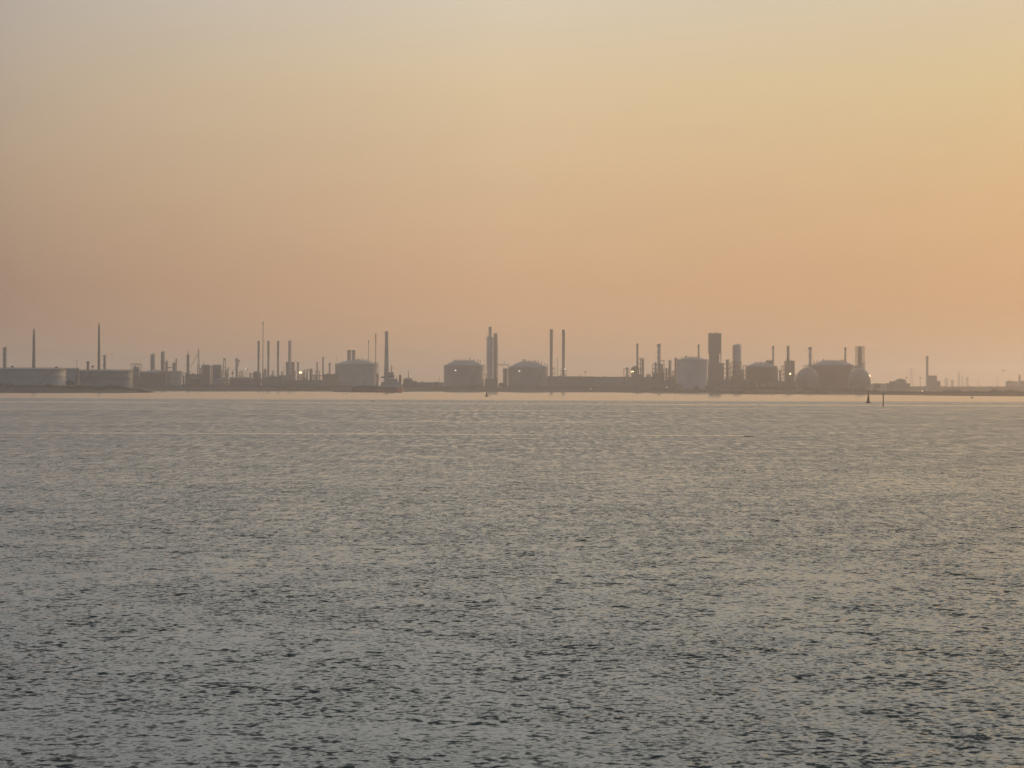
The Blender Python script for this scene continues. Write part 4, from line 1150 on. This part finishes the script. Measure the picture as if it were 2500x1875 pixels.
column('thin vent column between the square cracker building and the left sphere', 1941, 1943, 912, 3340, plats=0, m='steel', overhead=False)

# ------------------------------------------------------------------ things on the water, piles, birds, scrub
def dist(px, py): return CAM_Z * F_PX / (py - yh(px))
def buoy(px, base, top, wpx, label):
    D = dist(px, base)
    t = thing('channel_buoy', label, 'buoy', px, D, 0.0)
    k = D/F_PX; w = wpx*k/2; h = (base-top)*k
    MB().lathe([(w*.75, -.5), (w, -.1), (w, .35), (w*.85, .5)], 24).build('float', M['buoy'], t)
    a = MB(); a.lathe([(w*.46, .5), (w*.30, h*.55), (w*.13, h*.78)], 16); a.build('body', M['buoy'], t)
    a = MB()
    for j in range(4):
        an = PI/4+PI/2*j; a.bar((w*.62*math.cos(an), w*.62*math.sin(an), .45), (w*.12*math.cos(an), w*.12*math.sin(an), h*.84), .05, 5)
    for q in (.3, .5, .7): a.ring(w*(.62-.5*q/.84), h*q, .04, 12)
    a.build('cage', M['buoy'], t)
    MB().lathe([(w*.12, h*.84), (w*.16, h*.86), (w*.16, h*.90), (w*.05, h*.93)], 10).build('lantern', M['dark'], t)
    MB().lathe([(w*.05, h*.93), (w*.22, h*.935), (w*.02, h)], 10).build('topmark', M['buoy'], t)
    return t
buoy(2120, 984, 955, 14, 'large red brown buoy with tapering tower, left of the dark post at right')
buoy(1188, 968, 954, 9.5, 'smaller red brown buoy on the calm strip below the triple tower')
buoy(2373, 972.2, 964.5, 7.5, 'tiny squat buoy close to the far right shore')
D = dist(2156.5, 992)
t = thing('mooring_post', 'thick dark upright post standing in the water right of the large buoy', 'post', 2156.5, D, 0.0)
MB().lathe([(.24, -1.5), (.23, 4.0), (.20, height(2156.5, 960, D, 0))], 16).build('pile', M['wood'], t)
MB().lathe([(.25, 3.2), (.25, 3.4)], 16).build('iron_band', M['dark'], t)
MB().lathe([(.22, height(2156.5, 960, D, 0)), (.24, height(2156.5, 960, D, 0)+.02), (.05, height(2156.5, 960, D, 0)+.14)], 12).build('cap', M['dark'], t)
D = dist(1781, 989.3)
t = thing('marker_stick', 'thin withy stick with a small top standing in the water below the massive tower', 'marker', 1781, D, 0.0)
MB().bar((0,0,-1), (.05,0,1.4), .06, 6).build('stick', M['wood'], t)
MB().lathe([(.02,1.35),(.16,1.45),(.14,1.62),(.03,1.7)], 10).build('topmark', M['dark'], t)
def float_(px, py, s, label):
    D = dist(px, py)
    t = thing('mooring_float', label, 'float', px, D, 0.0)
    MB().sphere(0, 0, s*.15, s, 16, 10).build('ball', M['black'], t)
    a = MB(); a.ring(s*.3, s*1.15, s*.06, 10); a.cyl(0, 0, s*.95, s*1.12, s*.1, s*.1, 6); a.build('lifting_eye', M['dark'], t)
float_(909.5, 980.5, .45, 'round dark mooring float below the moored tanker deckhouse')
float_(845.5, 962.5, .75, 'dark mooring float on the calm strip below the first domed tank')
float_(1388, 988.8, .35, 'small dark mooring float below the right straked stack')
# birds: one continuous body each
def bird_mesh(sitting, flap=.6, span=1.2):
    a = MB()
    prof = [(.01,-.30),(.05,-.26),(.09,-.14),(.10,0),(.085,.12),(.05,.2),(.045,.25),(.055,.29),(.035,.34),(.006,.40)]
    b = MB(); b.lathe(prof, 12)
    vs = [(x, z, y*.9 + (0.06 if (z > .18) else 0) + (.04 if sitting and z < -.2 else 0) + (.10 if sitting and z > .22 else 0)) for x, y, z in b.v]
    a.add(vs, b.f, True)
    if not sitting:
        for s in (-1, 1):
            pts = [(0.05, .10, .03), (span*.25, .16, .03+flap*.28), (span*.5, .02, .03+flap*.42), (span*.25, -.07, .02+flap*.26), (.05, -.12, .02)]
            top = [(s*x, y, z+.012) for x, y, z in pts]; bot = [(s*x, y, z-.012) for x, y, z in pts]
            a.add(top+bot, [(0,1,3,4),(1,2,3),(9,8,6,5),(8,7,6),(0,5,6,1),(1,6,7,2),(2,7,8,3),(3,8,9,4)])
    else:
        for s in (-1, 1):
            a.add([(s*.06,.12,.06),(s*.115,0,.05),(s*.07,-.25,.09),(s*.01,-.30,.13),(s*.02,.05,.13)], [(0,1,4),(1,2,4),(2,3,4),(0,4,3,2,1)])
    a.add([(-.012,.39,.055+(.1 if sitting else 0)),(.012,.39,.055+(.1 if sitting else 0)),(0,.46,.04+(.1 if sitting else 0)),(0,.39,.075+(.1 if sitting else 0))], [(0,1,2),(1,3,2),(3,0,2),(0,3,1)])
    return a
def bird(px, py, label, sitting=True, D=None, rot=1.4, flap=.6, scale=1.0, name=None):
    if D is None: D = dist(px, py)
    z = 0.02 if sitting else WZ(px, py, D)
    o = bird_mesh(sitting, flap).build(name or ('seabird' if sitting else 'gull'), M['feather'])
    o.location = (WX(px, D), D, z); o.rotation_euler = (0, 0, rot); o.scale = (scale,)*3
    tag(o, label, 'bird')
bird(1855, 990, 'dark seabird resting on the water left of the large buoy', rot=1.5, scale=1.5)
bird(2131, 990.5, 'dark seabird resting on the water just right below the large buoy', rot=-1.4, scale=1.5)
bird(1756, 1007.5, 'dark seabird resting on the water below the marker stick', rot=1.6, scale=1.4)
bird(1836, 1010.5, 'dark seabird resting low on the water right of the one below the stick', rot=-1.5, scale=1.4)
bird(980, 1014, 'small dark seabird on the water below the tanker stern', rot=1.2, scale=1.0)
bird(2102, 985.5, 'tiny seabird on the water just left of the large buoy', rot=1.8, scale=1.0)
bird(1317, 1003.5, 'gull in flight with wings raised in a V low over the water', False, D=640, rot=.3, flap=1.6)
bird(1172, 1002.5, 'gull in flight with wings spread flat low over the water', False, D=560, rot=.1, flap=.15, scale=1.0)
bird(91, 635, 'gull flying high in the sky at far left, small dark speck', False, D=900, rot=1.0, flap=.5)
bird(161, 626.5, 'faint gull gliding high in the sky right of the dark speck gull', False, D=700, rot=.2, flap=.1)
bird(272.5, 866, 'gull flying just right of the slim ladder column', False, D=900, rot=.8, flap=.6)
bird(2450, 905, 'gull flying over the last building group at the right edge', False, D=900, rot=.8, flap=.6)
D = dist(1831, 1066)
t = MB(); t.lathe([(.10,-2.9),(.13,-1),(.11,1.2),(.06,2.9)], 10)
t.v = [(z*.3, x*.8, y*.8+.03) for x, y, z in t.v]
o = t.build('driftwood_log', M['wood']); o.location = (WX(1831, D), D, 0.0); tag(o, 'long thin dark driftwood log afloat on the pale water band at right', 'driftwood')
D = dist(831, 1030.5)
t = MB(); t.lathe([(.09,-1.0),(.14,-.2),(.07,1.1)], 10); t.v = [(z*.35, x*.7, y*.7+.04) for x, y, z in t.v]
o = t.build('driftwood_log', M['wood']); o.location = (WX(831, D), D, 0.0); tag(o, 'short dark driftwood piece afloat on the pale water band at left', 'driftwood')
D = dist(461, 1033.5)
t = MB(); t.lathe([(.04,-.5),(.06,-.1),(.04,.5)], 10); t.v = [(z, x, y+.03) for x, y, z in t.v]
o = t.build('driftwood_log', M['wood']); o.location = (WX(461, D), D, 0.0); tag(o, 'thin dark driftwood stick afloat far left below the bright water streak', 'driftwood')
# mooring piles standing in front of the right hand bank
GP = 'timber piles along the waterline of the right hand bank'
proto = None
for i, (px, s) in enumerate(((1894,1.6),(1898,2.2),(1902,1.8),(1936,2.2),(1940,2.6),(1945,2.0),(1948.5,2.4),(1958,1.6),(1963,2.3),(1972,2.2),(1977,2.5),(1982,2.0),(1990,2.6),(1995,2.8),(2001,2.4),(2007,2.7),(2012,3.0),(2016,2.4),(2021,1.8))):
    D = 2865 + (i*37 % 5)*3
    if proto is None:
        proto = thing('timber_pile', 'dark timber pile in the row at the waterline below the spheres', 'pile', px, D, 0.0, GP)
        q = MB(); q.lathe([(.62,-2),(.58,1.6),(.52,2.6)], 10); pt = q.build('shaft', M['wood'], proto)
        q = MB(); q.lathe([(.66,2.3),(.64,2.6),(.15,2.9)], 10); pc = q.build('cap', M['dark'], proto)
    else:
        r = proto.copy(); C.objects.link(r); r.location = (WX(px, D), D, (s-2.2)*.7)
        for ch in (pt, pc):
            c = ch.copy(); C.objects.link(c); c.parent = r
# jetty berth at the foot of the massive tower
t = thing('jetty', 'low dark timber jetty at the waterline below the massive tower', 'jetty', 1795, 2835, 0.0)
x0, x1 = WX(1742, 2835)-t.location.x, WX(1850, 2835)-t.location.x
MB().box(x0, x1, 0, 4, 1.3, 1.8).build('deck', M['wood'], t)
for k in range(12): MB().cyl(x0+.5+(x1-x0-1)*k/11, .6, -2, 1.29, .3, .3, 8).build('pile', M['wood'], t)
a = MB()
for k in range(18):
    x = x0+.2+(x1-x0-.4)*k/17; a.bar((x,.1,1.8), (x,.1,2.9), .06, 4)
a.bar((x0+.2,.1,2.9), (x1-.2,.1,2.9), .07, 4); a.build('railing', M['wood'], t)
# riprap beacon at the spit tip
t = thing('landing_stage', 'low open landing stage at the tip of the left spit', 'landing stage', 348, 2425, 0.0)
MB().box(-5.5, 5.5, 0, 4, 1.5, 1.8).build('deck', M['wood'], t)
for k in range(6): MB().cyl(-5+2*k, .5, -2, 1.49, .25, .25, 8).build('pile', M['wood'], t)
MB().add([(5.6,.3,1.7),(9.2,.3,.1),(9.2,3.6,.1),(5.6,3.6,1.7),(5.6,.3,1.4),(9.2,.3,-.2),(9.2,3.6,-.2),(5.6,3.6,1.4)], [(3,2,1,0),(4,5,6,7),(0,1,5,4),(1,2,6,5),(2,3,7,6),(3,0,4,7)]).build('ramp', M['wood'], t)
# scrub along the embankment crest
def scrub():
    mb = MB()
    rng = random.Random(3)
    px = -150.0
    while px < 2650:
        D = shore_D(px) + rng.uniform(28, 70)
        if 352 < px < 372: px += 4; continue
        hh = rng.uniform(1.0, 3.4) * (1.5 if mnoise.noise((px*.015, 1.7, 0)) > 0 else .7)
        w = rng.uniform(1.5, 4.0)
        x = WX(px, D); z = land_z(x, D)
        leaf_clump(mb, x, D, z + hh*.45, w, w, hh*.55, 26, .5)
        px += rng.uniform(1.2, 3.2)
    o = mb.build('scrub', leaf_mat); tag(o, kind='stuff')
scrub()
def far_wood():
    mb = MB(); rng = random.Random(5)
    px = 2085.0
    while px < 2700:
        for D in (4450, 4560):
            x = WX(px, D); top = 942.5 + 1.6*mnoise.noise((px*.02, D, 0)) + (1.5 if px < 2160 else 0)
            h = WZ(px, top, D) - G
            h *= rng.uniform(.82, 1.03)
            leaf_clump(mb, x, D, G + h*.5, 6, 6, h*.52, 60, 1.1)
        px += 4.5
    px = 980.0
    while px < 1090:
        D = 4300; x = WX(px, D); h = WZ(px, 936 + mnoise.noise((px*.05, 3, 0)), D) - G
        leaf_clump(mb, x, D, G + h*.5, 5, 5, h*.5, 50, .9); px += 5
    o = mb.build('distant_woodland', leaf_mat); tag(o, kind='stuff')
far_wood()

# ------------------------------------------------------------------ haze
def make_haze():
    m = bpy.data.materials.new('pale dusk haze')
    m.use_nodes = True
    nt = m.node_tree; nt.nodes.clear()
    o = nt.nodes.new('ShaderNodeOutputMaterial')
    v = nt.nodes.new('ShaderNodeVolumePrincipled')
    v.inputs['Color'].default_value = HAZE_COL
    v.inputs['Density'].default_value = HAZE_D
    v.inputs['Anisotropy'].default_value = HAZE_G
    nt.links.new(v.outputs[0], o.inputs['Volume'])
    mb = MB(); mb.box(-9500, 9500, -600, 14000, -6.0, 128.0)
    h = mb.build('haze', m)
    tag(h, kind='stuff')
    return h
make_haze()
